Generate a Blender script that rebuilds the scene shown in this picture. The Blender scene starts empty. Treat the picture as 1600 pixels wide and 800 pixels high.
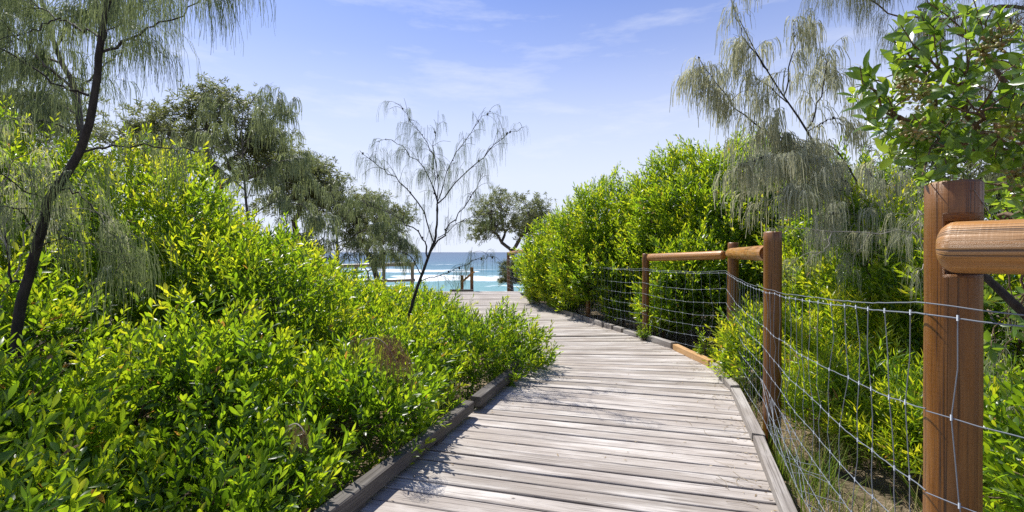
import bpy, math, random
import numpy as np
from mathutils import Vector, noise

rng = np.random.default_rng(11)
random.seed(11)
scene = bpy.context.scene
COL = scene.collection
F, HC = 711.0, 1.27            # focal length in photo pixels, eye height


def P(x, y, Y):
    """world point seen at photo pixel (x, y) at distance Y"""
    return np.array([(x - 800.0) * Y / F, Y, HC - (y - 394.0) * Y / F])


def unit(v):
    v = np.asarray(v, float)
    n = np.linalg.norm(v, axis=-1, keepdims=True)
    return v / np.maximum(n, 1e-9)


# ------------------------------------------------------------------ objects
def thing(name, label, cat, loc=(0, 0, 0), group=None):
    o = bpy.data.objects.new(name, None)
    o.empty_display_size = 0.1
    COL.objects.link(o)
    o.location = loc
    o['label'] = label
    o['category'] = cat
    o['kind'] = 'thing'
    if group:
        o['group'] = group
    return o


class Geo:
    """collects quads with a per point 'tint' and a uv, links them as ONE mesh"""

    def __init__(self):
        self.v, self.q, self.t, self.uv, self.n = [], [], [], [], 0

    def add(self, v, q, tint=0.5, uv=None):
        v = np.asarray(v, np.float64).reshape(-1, 3)
        q = np.asarray(q, np.int64).reshape(-1, 4)
        self.v.append(v)
        self.q.append(q + self.n)
        self.t.append(np.broadcast_to(np.asarray(tint, float), (len(v),)))
        self.uv.append(np.zeros((len(v), 2)) if uv is None else np.asarray(uv, float))
        self.n += len(v)

    def tube(self, pts, rad, sides=6, tint=0.5, cap=True):
        pts = np.asarray(pts, float)
        n = len(pts)
        rad = np.broadcast_to(np.asarray(rad, float), (n,))
        tan = np.gradient(pts, axis=0)
        tan = unit(tan)
        ref = np.array([0.0, 0, 1]) if abs(tan[0][2]) < 0.9 else np.array([1.0, 0, 0])
        a = np.cross(tan, ref)
        a = unit(a)
        b = np.cross(tan, a)
        ang = np.linspace(0, 2 * math.pi, sides, endpoint=False)
        ring = (a[:, None, :] * np.cos(ang)[None, :, None] + b[:, None, :] * np.sin(ang)[None, :, None])
        v = pts[:, None, :] + ring * rad[:, None, None]
        i = np.arange(n - 1)[:, None] * sides
        j = np.arange(sides)[None, :]
        k = (j + 1) % sides
        q = np.stack([i + j, i + k, i + sides + k, i + sides + j], -1).reshape(-1, 4)
        ln = np.concatenate([[0], np.cumsum(np.linalg.norm(np.diff(pts, axis=0), axis=1))])
        uv = np.stack([np.repeat(ln, sides), np.tile(np.arange(sides) / sides, n)], -1)
        v = v.reshape(-1, 3)
        if cap and sides >= 4:
            extra = []
            vv = [v]
            m = len(v)
            for base, c in ((0, pts[0]), ((n - 1) * sides, pts[-1])):
                vv.append(c[None, :])
                for s in range(0, sides - 1, 2):
                    extra.append([base + s, base + s + 1, base + (s + 2) % sides, m])
                m += 1
            v = np.concatenate(vv)
            uv = np.concatenate([uv, [[0, 0], [ln[-1], 0]]])
            q = np.concatenate([q, np.array(extra)])
        self.add(v, q, tint, uv)

    def box(self, c, ax, ay, az, sx, sy, sz, tint=0.5, bev=0.004, jit=0.0):
        """bevelled box: centre, three axes, half sizes"""
        c, ax, ay, az = [np.asarray(k, float) for k in (c, ax, ay, az)]
        b = bev
        prof = [(-1, -1, 1, 0), (-1, -1, 0, 1), (-1, 1, 0, -1), (-1, 1, 1, 0), (1, 1, -1, 0), (1, 1, 0, -1), (1, -1, 0, 1), (1, -1, -1, 0)]
        ring = np.array([[p[0] * sy + p[2] * b, p[1] * sz + p[3] * b] for p in prof])
        xs = [-sx, sx]
        v, uv = [], []
        for x in xs:
            for r in ring:
                j = rng.normal(0, jit, 3) if jit else 0
                v.append(c + ax * x + ay * r[0] + az * r[1] + j)
                uv.append((x, r[0] + r[1]))
        q = [[k, (k + 1) % 8, 8 + (k + 1) % 8, 8 + k] for k in range(8)]
        for o, f in ((0, 1), (8, -1)):
            for t in ([0, 1, 2, 3], [0, 3, 4, 7], [4, 5, 6, 7]):
                q.append([o + k for k in (t if f > 0 else t[::-1])])
        self.add(v, q, tint, uv)

    def inst(self, tmpl, M, T, tint_off=0.0):
        """tmpl = (v, q, t); M = (N,3,3) columns are the axes, T = (N,3)"""
        v, q, t = tmpl
        N = len(T)
        if N == 0:
            return
        V = np.einsum('nij,vj->nvi', M, v) + T[:, None, :]
        Q = q[None] + (np.arange(N) * len(v))[:, None, None]
        off = np.broadcast_to(np.asarray(tint_off, float), (N,))
        tt = np.where(t[None, :] > 2, 1.0, np.clip(t[None, :] + off[:, None], 0, 0.95))
        self.add(V.reshape(-1, 3), Q.reshape(-1, 4), tt.reshape(-1))

    def build(self, name, mat, parent=None, smooth=True, kind=None):
        v = np.concatenate(self.v)
        q = np.concatenate(self.q)
        t = np.concatenate(self.t)
        uv = np.concatenate(self.uv)
        loc = np.array(parent.location) if parent else np.zeros(3)
        me = bpy.data.meshes.new(name)
        me.vertices.add(len(v))
        me.vertices.foreach_set('co', (v - loc).astype(np.float32).ravel())
        me.loops.add(len(q) * 4)
        me.loops.foreach_set('vertex_index', q.astype(np.int32).ravel())
        me.polygons.add(len(q))
        me.polygons.foreach_set('loop_start', (np.arange(len(q)) * 4).astype(np.int32))
        me.polygons.foreach_set('use_smooth', np.full(len(q), smooth))
        at = me.attributes.new('tint', 'FLOAT', 'POINT')
        at.data.foreach_set('value', t.astype(np.float32))
        l = me.uv_layers.new(name='UVMap')
        l.data.foreach_set('uv', uv[q.ravel()].astype(np.float32).ravel())
        me.update(calc_edges=True)
        me.validate()
        me.materials.append(mat)
        o = bpy.data.objects.new(name, me)
        COL.objects.link(o)
        if parent:
            o.parent = parent
        if kind:
            o['kind'] = kind
        return o


# ---------------------------------------------------------------- materials
class NT:
    def __init__(self, name):
        self.m = bpy.data.materials.new(name)
        self.m.use_nodes = True
        self.t = self.m.node_tree
        self.t.nodes.clear()
        self.out = self.n('ShaderNodeOutputMaterial')

    def n(self, typ, **kw):
        nd = self.t.nodes.new(typ)
        for k, v in kw.items():
            if k in nd.inputs:
                nd.inputs[k].default_value = v
            else:
                setattr(nd, k, v)
        return nd

    def l(self, a, b):
        self.t.links.new(a, b)

    def tint(self):
        return self.n('ShaderNodeAttribute', attribute_name='tint').outputs['Fac']

    def ramp(self, fac, stops):
        r = self.n('ShaderNodeValToRGB')
        el = r.color_ramp.elements
        while len(el) < len(stops):
            el.new(0.5)
        for e, (p, c) in zip(el, stops):
            e.position = p
            e.color = (*c, 1)
        self.l(fac, r.inputs[0])
        return r.outputs[0]

    def mapping(self, src, scale):
        mp = self.n('ShaderNodeMapping')
        mp.inputs['Scale'].default_value = scale
        self.l(src, mp.inputs['Vector'])
        return mp.outputs[0]

    def noise(self, vec, scale, detail=4, rough=0.6):
        nz = self.n('ShaderNodeTexNoise')
        nz.inputs['Scale'].default_value = scale
        nz.inputs['Detail'].default_value = detail
        nz.inputs['Roughness'].default_value = rough
        if vec is not None:
            self.l(vec, nz.inputs['Vector'])
        return nz.outputs['Fac']

    def math(self, op, a, b=None, clamp=False):
        m = self.n('ShaderNodeMath', operation=op, use_clamp=clamp)
        for k, x in enumerate((a, b)):
            if x is None:
                continue
            if isinstance(x, (int, float)):
                m.inputs[k].default_value = x
            else:
                self.l(x, m.inputs[k])
        return m.outputs[0]

    def mix(self, fac, a, b, mode='MIX'):
        m = self.n('ShaderNodeMix', data_type='RGBA', blend_type=mode)
        for s, x in ((m.inputs['Factor'], fac), (m.inputs[6], a), (m.inputs[7], b)):
            if isinstance(x, (int, float)):
                s.default_value = x
            elif isinstance(x, tuple):
                s.default_value = (*x, 1)
            else:
                self.l(x, s)
        return m.outputs[2]

    def principled(self, col, rough=0.6, spec=0.5, bump=None, bstr=0.3, bdist=0.01):
        p = self.n('ShaderNodeBsdfPrincipled')
        if isinstance(col, tuple):
            p.inputs['Base Color'].default_value = (*col, 1)
        else:
            self.l(col, p.inputs['Base Color'])
        if isinstance(rough, (int, float)):
            p.inputs['Roughness'].default_value = rough
        else:
            self.l(rough, p.inputs['Roughness'])
        p.inputs['Specular IOR Level'].default_value = spec
        if bump is not None:
            b = self.n('ShaderNodeBump')
            b.inputs['Strength'].default_value = bstr
            b.inputs['Distance'].default_value = bdist
            self.l(bump, b.inputs['Height'])
            self.l(b.outputs[0], p.inputs['Normal'])
        return p

    def done(self, sh):
        self.l(sh.outputs[0] if hasattr(sh, 'outputs') else sh, self.out.inputs['Surface'])
        return self.m


def leaf_mat(name, stops, trans, tfac=0.45, rough=0.38, spec=0.5):
    k = NT(name)
    t = k.tint()
    c = k.ramp(t, stops)
    tc = k.ramp(t, trans)
    p = k.principled(c, rough, spec)
    tr = k.n('ShaderNodeBsdfTranslucent')
    k.l(tc, tr.inputs['Color'])
    m = k.n('ShaderNodeMixShader')
    m.inputs[0].default_value = tfac
    k.l(p.outputs[0], m.inputs[1])
    k.l(tr.outputs[0], m.inputs[2])
    return k.done(m)


def bark_mat(name, dark, light, scale=30, zs=0.3):
    k = NT(name)
    co = k.n('ShaderNodeTexCoord').outputs['Object']
    f = k.noise(k.mapping(co, (1, 1, zs)), scale, 5, 0.7)
    c = k.ramp(f, [(0.3, dark), (0.7, light)])
    return k.done(k.principled(c, 0.85, 0.2, f, 0.6, 0.01))


def timber_mat(name, a, b, grey, greyamt=0.3, along='Z', crack=0.5):
    """treated pine log: warm streaks along the log, cracks, knots, sun greying"""
    k = NT(name)
    co = k.n('ShaderNodeTexCoord').outputs['UV']
    t = k.tint()
    sep = k.n('ShaderNodeSeparateXYZ')
    k.l(co, sep.inputs[0])
    ang = k.math('MULTIPLY', sep.outputs[1], 2 * math.pi)
    cmb = k.n('ShaderNodeCombineXYZ')
    k.l(k.math('COSINE', ang), cmb.inputs[0])
    k.l(k.math('SINE', ang), cmb.inputs[1])
    k.l(k.math('ADD', k.math('MULTIPLY', sep.outputs[0], 0.9), k.math('MULTIPLY', t, 37.0)), cmb.inputs[2])
    v = cmb.outputs[0]
    fine = k.noise(k.mapping(v, (1, 1, 0.5)), 9.0, 6, 0.7)
    big = k.noise(k.mapping(v, (1, 1, 2.5)), 1.6, 4, 0.6)
    turn = k.noise(k.mapping(v, (0.2, 0.2, 160)), 1.0, 2, 0.5)
    c = k.ramp(k.math('ADD', k.math('MULTIPLY', fine, 0.6), k.math('MULTIPLY', big, 0.4)), [(0.32, a), (0.62, b)])
    c = k.mix(k.math('MULTIPLY', k.ramp(big, [(0.45, (0, 0, 0)), (0.65, (1, 1, 1))]), greyamt), c, grey)
    ck = k.noise(k.mapping(v, (1, 1, 0.12)), 2.6, 3, 0.5)
    line = k.ramp(k.math('ABSOLUTE', k.math('SUBTRACT', ck, 0.5)), [(0.0, (1, 1, 1)), (0.026, (0, 0, 0))])
    line = k.math('MULTIPLY', k.math('MULTIPLY', line, crack * 1.8, True), k.ramp(k.noise(k.mapping(v, (1, 1, 1.5)), 1.7, 2, 0.5), [(0.40, (0, 0, 0)), (0.50, (1, 1, 1))]))
    c = k.mix(line, c, (0.02, 0.01, 0.005))
    kn = k.n('ShaderNodeTexVoronoi')
    kn.inputs['Scale'].default_value = 1.0
    k.l(k.mapping(v, (1.1, 1.1, 3.0)), kn.inputs['Vector'])
    c = k.mix(k.ramp(kn.outputs['Distance'], [(0.05, (0.8, 0.8, 0.8)), (0.13, (0, 0, 0))]), c, (0.05, 0.02, 0.01))
    h = k.math('SUBTRACT', k.math('ADD', fine, k.math('MULTIPLY', turn, 0.25)), line)
    return k.done(k.principled(c, 0.38, 0.5, h, 0.5, 0.004))


def deck_mat(name, darker=1.0, warm=0.0):
    k = NT(name)
    uv = k.n('ShaderNodeTexCoord').outputs['UV']
    t = k.tint()
    off = k.n('ShaderNodeCombineXYZ')
    k.l(k.math('MULTIPLY', t, 71.3), off.inputs[0])
    k.l(k.math('MULTIPLY', t, 13.7), off.inputs[1])
    add = k.n('ShaderNodeVectorMath', operation='ADD')
    k.l(uv, add.inputs[0])
    k.l(off.outputs[0], add.inputs[1])
    v = add.outputs[0]
    grain = k.noise(k.mapping(v, (2.0, 95, 1)), 1.0, 6, 0.65)
    patch = k.noise(k.mapping(v, (1.6, 7, 1)), 1.0, 4, 0.65)
    blotch = k.noise(k.n('ShaderNodeTexCoord').outputs['Object'], 1.1, 4, 0.6)
    d = darker
    base = k.ramp(t, [(0.0, (0.27 * d, 0.24 * d, 0.205 * d)), (0.35, (0.46 * d, 0.42 * d, 0.38 * d)), (0.7, (0.53 * d, 0.49 * d, 0.445 * d)), (1.0, (0.40 * d, 0.35 * d, 0.30 * d))])
    c = k.mix(k.math('MULTIPLY', k.ramp(patch, [(0.36, (1, 1, 1)), (0.56, (0, 0, 0))]), 0.6), base, (0.29 * d, 0.25 * d, 0.215 * d))
    c = k.mix(k.math('MULTIPLY', k.ramp(patch, [(0.50, (0, 0, 0)), (0.70, (1, 1, 1))]), 0.62), c, (0.73 * d, 0.695 * d, 0.65 * d))
    c = k.mix(k.math('MULTIPLY', k.ramp(blotch, [(0.42, (0, 0, 0)), (0.66, (1, 1, 1))]), 0.30), c, (0.36 * d, 0.30 * d, 0.255 * d))
    c = k.mix(k.math('MULTIPLY', k.ramp(grain, [(0.36, (1, 1, 1)), (0.50, (0, 0, 0))]), 0.75), c, (0.13 * d, 0.11 * d, 0.095 * d))
    if warm:
        c = k.mix(warm, c, (0.46, 0.24, 0.06))
    return k.done(k.principled(c, 0.8, 0.25, k.math('ADD', grain, k.math('MULTIPLY', patch, 0.4)), 0.55, 0.004))


M = {}
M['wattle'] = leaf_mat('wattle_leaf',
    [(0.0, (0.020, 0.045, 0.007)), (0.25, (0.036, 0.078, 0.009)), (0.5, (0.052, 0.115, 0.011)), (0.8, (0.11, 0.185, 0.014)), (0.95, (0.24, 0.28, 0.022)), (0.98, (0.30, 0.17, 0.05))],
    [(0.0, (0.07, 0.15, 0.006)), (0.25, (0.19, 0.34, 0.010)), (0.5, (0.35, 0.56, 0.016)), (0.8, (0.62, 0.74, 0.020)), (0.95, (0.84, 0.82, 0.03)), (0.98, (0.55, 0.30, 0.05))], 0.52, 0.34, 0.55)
M['darkleaf'] = leaf_mat('inner_leaf',
    [(0.0, (0.022, 0.045, 0.009)), (1.0, (0.06, 0.11, 0.018))],
    [(0.0, (0.06, 0.13, 0.012)), (1.0, (0.20, 0.32, 0.02))], 0.35, 0.45, 0.4)
M['banksia'] = leaf_mat('banksia_leaf',
    [(0.0, (0.05, 0.066, 0.030)), (0.6, (0.125, 0.145, 0.060)), (1.0, (0.24, 0.26, 0.12))],
    [(0.0, (0.14, 0.17, 0.04)), (1.0, (0.38, 0.42, 0.12))], 0.35, 0.58, 0.35)
M['glossy'] = leaf_mat('glossy_leaf',
    [(0.0, (0.040, 0.080, 0.016)), (0.6, (0.085, 0.155, 0.022)), (1.0, (0.20, 0.28, 0.03))],
    [(0.0, (0.14, 0.26, 0.02)), (0.6, (0.36, 0.54, 0.03)), (1.0, (0.65, 0.72, 0.05))], 0.48, 0.26, 0.7)
M['needle'] = leaf_mat('sheoak_needle',
    [(0.0, (0.075, 0.090, 0.045)), (0.6, (0.15, 0.165, 0.09)), (1.0, (0.28, 0.28, 0.18))],
    [(0.0, (0.15, 0.18, 0.06)), (1.0, (0.42, 0.44, 0.22))], 0.4, 0.55, 0.3)
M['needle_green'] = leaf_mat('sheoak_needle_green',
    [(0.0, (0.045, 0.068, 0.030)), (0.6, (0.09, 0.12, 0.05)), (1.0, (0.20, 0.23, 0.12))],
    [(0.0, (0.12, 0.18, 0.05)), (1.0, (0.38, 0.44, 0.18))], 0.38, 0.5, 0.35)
M['needle_pale'] = leaf_mat('sheoak_needle_pale',
    [(0.0, (0.12, 0.145, 0.085)), (0.6, (0.235, 0.26, 0.17)), (1.0, (0.40, 0.41, 0.30))],
    [(0.0, (0.28, 0.30, 0.13)), (1.0, (0.72, 0.70, 0.44))], 0.45, 0.6, 0.3)
M['dead'] = leaf_mat('dead_needle',
    [(0.0, (0.12, 0.065, 0.035)), (1.0, (0.30, 0.18, 0.10))],
    [(0.0, (0.16, 0.08, 0.03)), (1.0, (0.30, 0.17, 0.08))], 0.2, 0.8, 0.1)
M['grass'] = leaf_mat('grass_blade',
    [(0.0, (0.06, 0.12, 0.015)), (0.55, (0.13, 0.21, 0.025)), (1.0, (0.40, 0.33, 0.15))],
    [(0.0, (0.16, 0.30, 0.02)), (0.55, (0.32, 0.44, 0.03)), (1.0, (0.42, 0.34, 0.12))], 0.4, 0.5, 0.3)
M['straw'] = leaf_mat('dry_straw',
    [(0.0, (0.20, 0.14, 0.08)), (0.6, (0.38, 0.29, 0.17)), (1.0, (0.52, 0.44, 0.30))],
    [(0.0, (0.2, 0.14, 0.06)), (1.0, (0.4, 0.32, 0.18))], 0.25, 0.8, 0.1)
M['bark_dark'] = bark_mat('sheoak_bark', (0.016, 0.014, 0.013), (0.062, 0.054, 0.048), 40, 0.25)
M['bark_grey'] = bark_mat('banksia_bark', (0.05, 0.042, 0.035), (0.17, 0.15, 0.13), 25, 0.4)
M['twig'] = bark_mat('twig_bark', (0.07, 0.045, 0.03), (0.20, 0.14, 0.09), 60, 0.3)
M['twig_pale'] = bark_mat('pale_twig', (0.18, 0.16, 0.135), (0.36, 0.33, 0.29), 60, 0.3)
M['berry'] = leaf_mat('berry', [(0.0, (0.16, 0.17, 0.04)), (0.7, (0.26, 0.24, 0.06)), (1.0, (0.26, 0.14, 0.05))], [(0, (0.1, 0.1, 0.02)), (1, (0.2, 0.15, 0.03))], 0.1, 0.45, 0.4)
M['post'] = timber_mat('treated_post', (0.075, 0.026, 0.004), (0.235, 0.088, 0.009), (0.20, 0.11, 0.04), 0.4)
M['rail'] = timber_mat('weathered_rail', (0.22, 0.085, 0.014), (0.46, 0.21, 0.042), (0.36, 0.25, 0.15), 0.5)
M['post_grey'] = timber_mat('grey_post', (0.15, 0.12, 0.085), (0.30, 0.25, 0.18), (0.30, 0.27, 0.22), 0.5)
M['deck'] = deck_mat('deck_board', 0.87)
M['kerb'] = deck_mat('kerb_timber', 0.26)
M['kerb_pale'] = deck_mat('kerb_timber_pale', 0.6)
M['kerb_new'] = deck_mat('kerb_timber_new', 0.9, 0.75)
k = NT('galvanised_wire')
wp = k.principled((0.20, 0.225, 0.26), 0.55, 0.4)
wp.inputs['Metallic'].default_value = 0.4
M['wire'] = k.done(wp)


def ground_mat():
    k = NT('sandy_soil')
    co = k.n('ShaderNodeTexCoord').outputs['Object']
    a = k.noise(co, 1.3, 5, 0.65)
    b = k.noise(co, 38, 5, 0.75)
    c = k.ramp(b, [(0.3, (0.12, 0.085, 0.05)), (0.55, (0.34, 0.27, 0.18)), (0.75, (0.50, 0.42, 0.31))])
    c = k.mix(k.ramp(a, [(0.40, (0.75, 0.75, 0.75)), (0.62, (0, 0, 0))]), c, (0.075, 0.062, 0.036))
    return k.done(k.principled(c, 0.95, 0.1, b, 0.8, 0.03))


def sea_mat():
    k = NT('sea_water')
    g = k.n('ShaderNodeNewGeometry').outputs['Position']
    sp = k.n('ShaderNodeSeparateXYZ')
    k.l(g, sp.inputs[0])
    y = sp.outputs[1]
    dist = k.math('DIVIDE', k.math('LOGARITHM', k.math('DIVIDE', k.math('MAXIMUM', y, 41.0), 40.0), 10.0), 2.0)
    col = k.ramp(dist, [(0.0, (0.13, 0.28, 0.26)), (0.20, (0.09, 0.235, 0.24)), (0.32, (0.042, 0.145, 0.19)), (0.5, (0.016, 0.075, 0.14)), (1.0, (0.007, 0.040, 0.10))])
    # foam: the sets of breaking waves
    wob = k.math('MULTIPLY', k.math('SUBTRACT', k.noise(k.mapping(g, (0.03, 0.004, 1)), 1.0, 4, 0.6), 0.5), 60.0)
    yy = k.math('ADD', y, wob)
    tex = k.noise(k.mapping(g, (0.07, 0.035, 1)), 1.0, 6, 0.7)
    foam = None
    for (yc, w, a) in ((172, 14, 0.92), (121, 20, 1.2), (97, 5, 0.85), (87, 4, 0.75), (240, 14, 0.55), (66, 10, 0.9)):
        d = k.math('DIVIDE', k.math('ABSOLUTE', k.math('SUBTRACT', yy, float(yc))), float(w))
        e = k.math('MULTIPLY', k.math('SUBTRACT', 1.0, d, True), a)
        foam = e if foam is None else k.math('MAXIMUM', foam, e)
    pt = k.noise(k.mapping(g, (0.022, 0.016, 1)), 1.0, 2, 0.5)
    foam = k.math('MULTIPLY', foam, k.ramp(pt, [(0.34, (0.3, 0.3, 0.3)), (0.60, (1, 1, 1))]))
    fm = k.ramp(k.math('ADD', foam, k.math('MULTIPLY', tex, 0.95)), [(0.84, (0, 0, 0)), (1.02, (1, 1, 1))])
    c = k.mix(fm, col, (0.62, 0.66, 0.68))
    rip = k.math('ADD', k.noise(k.mapping(g, (0.25, 0.10, 1)), 1.0, 6, 0.7), k.math('MULTIPLY', k.noise(k.mapping(g, (0.03, 0.012, 1)), 1.0, 4, 0.6), 2.0))
    rg = k.mix(fm, (0.32, 0.32, 0.32), (0.9, 0.9, 0.9))
    return k.done(k.principled(c, rg, 0.16, rip, 0.6, 0.9))


# ------------------------------------------------------------- leaf shapes
def leaf_tmpl(L, W, segs, fold=0.25, curl=0.12, wide=0.55):
    """leaf along +X, width Y, a folded mid rib; segs cross sections"""
    v, q = [], []
    for i in range(segs + 1):
        s = i / segs
        w = W * 0.5 * max(0.10, math.sin(math.pi * s ** (math.log(0.5) / math.log(wide))) ** 0.75) if 0 < s < 1 else W * 0.05
        z = -curl * L * s * s
        if segs > 2:
            v += [(L * s, -w, z + fold * w), (L * s, 0, z), (L * s, w, z + fold * w)]
        else:
            v += [(L * s, -w, z), (L * s, w, z)]
    m = 3 if segs > 2 else 2
    for i in range(segs):
        for j in range(m - 1):
            a = i * m + j
            q.append((a, a + 1, a + m + 1, a + m))
    return np.array(v, float), np.array(q), np.zeros(len(v))


def frames(axis, roll=None):
    """(N,3,3) with third column = axis"""
    z = unit(axis)
    N = len(z)
    r = rng.normal(size=(N, 3))
    x = unit(r - z * np.sum(r * z, 1, keepdims=True))
    y = np.cross(z, x)
    return np.stack([x, y, z], -1)


def sprig_tmpl(n, stem, leaf, ang=(58, 25), size=(1.0, 0.6), young=0.35, twist=1.2, stemr=0.0016, start=0.12, base_t=0.42, dead=0.018):
    """upright shoot along +Z with spiralled leaves; young yellower leaves near its tip"""
    g = Geo()
    pts = np.array([(0, 0, stem * s) for s in (0, 0.5, 1.0)])
    g.tube(pts, [stemr, stemr * 0.8, stemr * 0.5], 3, 0.35, cap=False)
    for i in range(n):
        s = start + (1 - start) * (i + 0.5) / n
        th = math.radians(ang[0] + (ang[1] - ang[0]) * s + rng.normal(0, 9))
        ph = i * 2.4 + rng.normal(0, 0.3)
        rad = np.array([math.cos(ph), math.sin(ph), 0])
        d = math.sin(th) * rad + math.cos(th) * np.array([0, 0, 1.0])
        side = np.array([-math.sin(ph), math.cos(ph), 0])
        nrm = np.cross(d, side)
        tw = rng.normal(0, twist)
        side2 = side * math.cos(tw) + nrm * math.sin(tw)
        nrm2 = np.cross(d, side2)
        sc = (size[0] + (size[1] - size[0]) * s ** 2) * rng.uniform(0.8, 1.15)
        v = (leaf[0] * sc) @ np.stack([d, side2, nrm2])
        g.add(v + np.array([0, 0, stem * s]), leaf[1], 3.0 if rng.random() < dead else base_t + young * s ** 1.5 + rng.normal(0, 0.10))
    return np.concatenate(g.v), np.concatenate(g.q), np.concatenate(g.t)


def tassel_tmpl(k, L, w, spread=0.35, segs=6, twig=0.10):
    """drooping she-oak branchlets hanging from a short twig"""
    g = Geo()
    for i in range(k):
        a = rng.uniform(-0.9, 0.9)
        h = np.array([math.cos(a), math.sin(a), 0])
        l = L * rng.uniform(0.55, 1.15)
        s = np.linspace(0, 1, segs + 1)
        o = np.array([1, 0, 0.15]) * twig * rng.uniform(0, 1) + rng.normal(0, 0.006, 3)
        up = rng.uniform(0.0, 0.25)
        sp = spread * rng.uniform(0.4, 1.3)
        pts = o + h * (l * sp * (1 - (1 - s) ** 2.2))[:, None]
        pts[:, 2] += l * (up * s - (0.82 + up) * s ** 1.55)
        pts[1:] += rng.normal(0, 0.004, (segs, 3))
        b = rng.uniform(0, math.pi)
        side = np.array([math.cos(b), math.sin(b), rng.normal(0, 0.15)])
        ww = w * np.linspace(1, 0.55, segs + 1)[:, None] * 0.5
        v = np.concatenate([pts - side * ww, pts + side * ww])
        q = [(j, j + 1, segs + 2 + j, segs + 1 + j) for j in range(segs)]
        g.add(v, q, np.clip(rng.normal(0.5, 0.22), 0, 1))
    return np.concatenate(g.v), np.concatenate(g.q), np.concatenate(g.t)


LEAF_NEAR = leaf_tmpl(0.076, 0.0255, 5, 0.28, 0.14, 0.60)
LEAF_MID = leaf_tmpl(0.080, 0.0230, 3, 0.2, 0.12, 0.60)
LEAF_SLIM = leaf_tmpl(0.084, 0.0175, 4, 0.25, 0.20, 0.52)
SPR_NEAR = [sprig_tmpl(int(rng.integers(10, 14)), rng.uniform(0.20, 0.30), LEAF_NEAR if j % 4 else LEAF_SLIM, (56 - 5 * (j % 3), 20), (1.0, 0.5 + 0.1 * (j % 3)), 0.17 + 0.085 * (j % 4), 1.2 - 0.3 * (j % 3)) for j in range(10)]
SPR_MID = [sprig_tmpl(int(rng.integers(10, 14)), rng.uniform(0.20, 0.30), LEAF_MID if j % 4 else LEAF_SLIM, (56 - 5 * (j % 3), 20), (1.0, 0.5 + 0.1 * (j % 3)), 0.17 + 0.085 * (j % 4), 1.2 - 0.3 * (j % 3)) for j in range(10)]
LANCE = leaf_tmpl(0.10, 0.013, 3, 0.25, 0.18, 0.45)
SPR_LANCE = [sprig_tmpl(int(rng.integers(12, 18)), rng.uniform(0.22, 0.32), LANCE, (60, 20), young=0.3) for _ in range(5)]
BLEAF = leaf_tmpl(0.085, 0.022, 2, 0, 0.12, 0.6)
ROSETTE = [sprig_tmpl(12, 0.06, BLEAF, (95, 35), (1.0, 0.7), 0.3, 0.5, 0.003, 0.1, 0.35) for _ in range(5)]
GLEAF = leaf_tmpl(0.074, 0.0290, 5, 0.28, 0.16, 0.52)
SPR_GLOSS = [sprig_tmpl(int(rng.integers(7, 10)), rng.uniform(0.10, 0.15), GLEAF, (70, 32), (1.0, 0.75), 0.35, 0.6, 0.0022, 0.05, 0.30) for _ in range(6)]
TAS_NEAR = [tassel_tmpl(14, 0.30, 0.0028, 0.16 + 0.05 * (j % 4)) for j in range(8)]
TAS_MID = [tassel_tmpl(9, 0.32, 0.0080, 0.18 + 0.05 * (j % 4), segs=4) for j in range(8)]
TAS_FAR = [tassel_tmpl(9, 0.40, 0.0135, segs=4) for _ in range(6)]


bead_v, bead_q = [], []
for i in range(5):
    th = math.pi * i / 4
    for j in range(6):
        a = 2 * math.pi * j / 6
        bead_v.append((math.sin(th) * math.cos(a), math.sin(th) * math.sin(a), math.cos(th)))
for i in range(4):
    for j in range(6):
        bead_q.append((i * 6 + j, (i + 1) * 6 + j, (i + 1) * 6 + (j + 1) % 6, i * 6 + (j + 1) % 6))
bead = (np.array(bead_v), np.array(bead_q), np.zeros(30))
CONE = (bead[0] * np.array([1, 1, 1.35]), bead[1], bead[2])


def lump(p, seed, s=1.0):
    return np.array([noise.noise(Vector((a[0] * s + seed, a[1] * s - seed, a[2] * s))) for a in p])


def grow(geo, root, tips, rt=0.003, sides=5, frac=(0.32, 0.5), wob=0.06, power=2.3, rmax=1.0):
    """branch skeleton from root to all the tips, thick to thin"""
    def seg(a, b, ra, rb, tint=0.5):
        d = np.linalg.norm(b - a)
        n = 4 if d > 0.15 else 3
        s = np.linspace(0, 1, n)
        pts = a + (b - a) * s[:, None]
        pts[1:-1] += rng.normal(0, wob * d, (n - 2, 3))
        geo.tube(pts, np.linspace(ra, rb, n), sides, tint, cap=False)

    def rec(p, T):
        if len(T) == 1:
            return rt, [(p, T[0], rt, rt * 0.6)]
        c = T.mean(0)
        nd = p + (c - p) * rng.uniform(*frac) + rng.normal(0, wob, 3) * np.linalg.norm(c - p)
        X = T - c
        w, V = np.linalg.eigh(X.T @ X + np.eye(3) * 1e-9)
        s = X @ (V[:, 2] + V[:, 1] * rng.normal(0, 0.4))
        m = s > np.median(s)
        if m.all() or (~m).all():
            m = np.arange(len(T)) % 2 == 0
        r1, a1 = rec(nd, T[m])
        r2, a2 = rec(nd, T[~m])
        r = min(rmax, (r1 ** power + r2 ** power) ** (1 / power))
        return r, [(p, nd, r * 1.05, r)] + a1 + a2
    r, segs = rec(np.asarray(root, float), np.asarray(tips, float))
    for a, b, ra, rb in segs:
        seg(a, b, ra, rb)
    return r


def scatter(geo, tmpls, pos, axis, size, tint=None):
    Mx = frames(axis) * size[:, None, None]
    pick = rng.integers(0, len(tmpls), len(pos))
    tint = np.zeros(len(pos)) if tint is None else tint
    for k, t in enumerate(tmpls):
        m = pick == k
        geo.inst(t, Mx[m], pos[m], tint[m])


Z0 = -0.14


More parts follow.
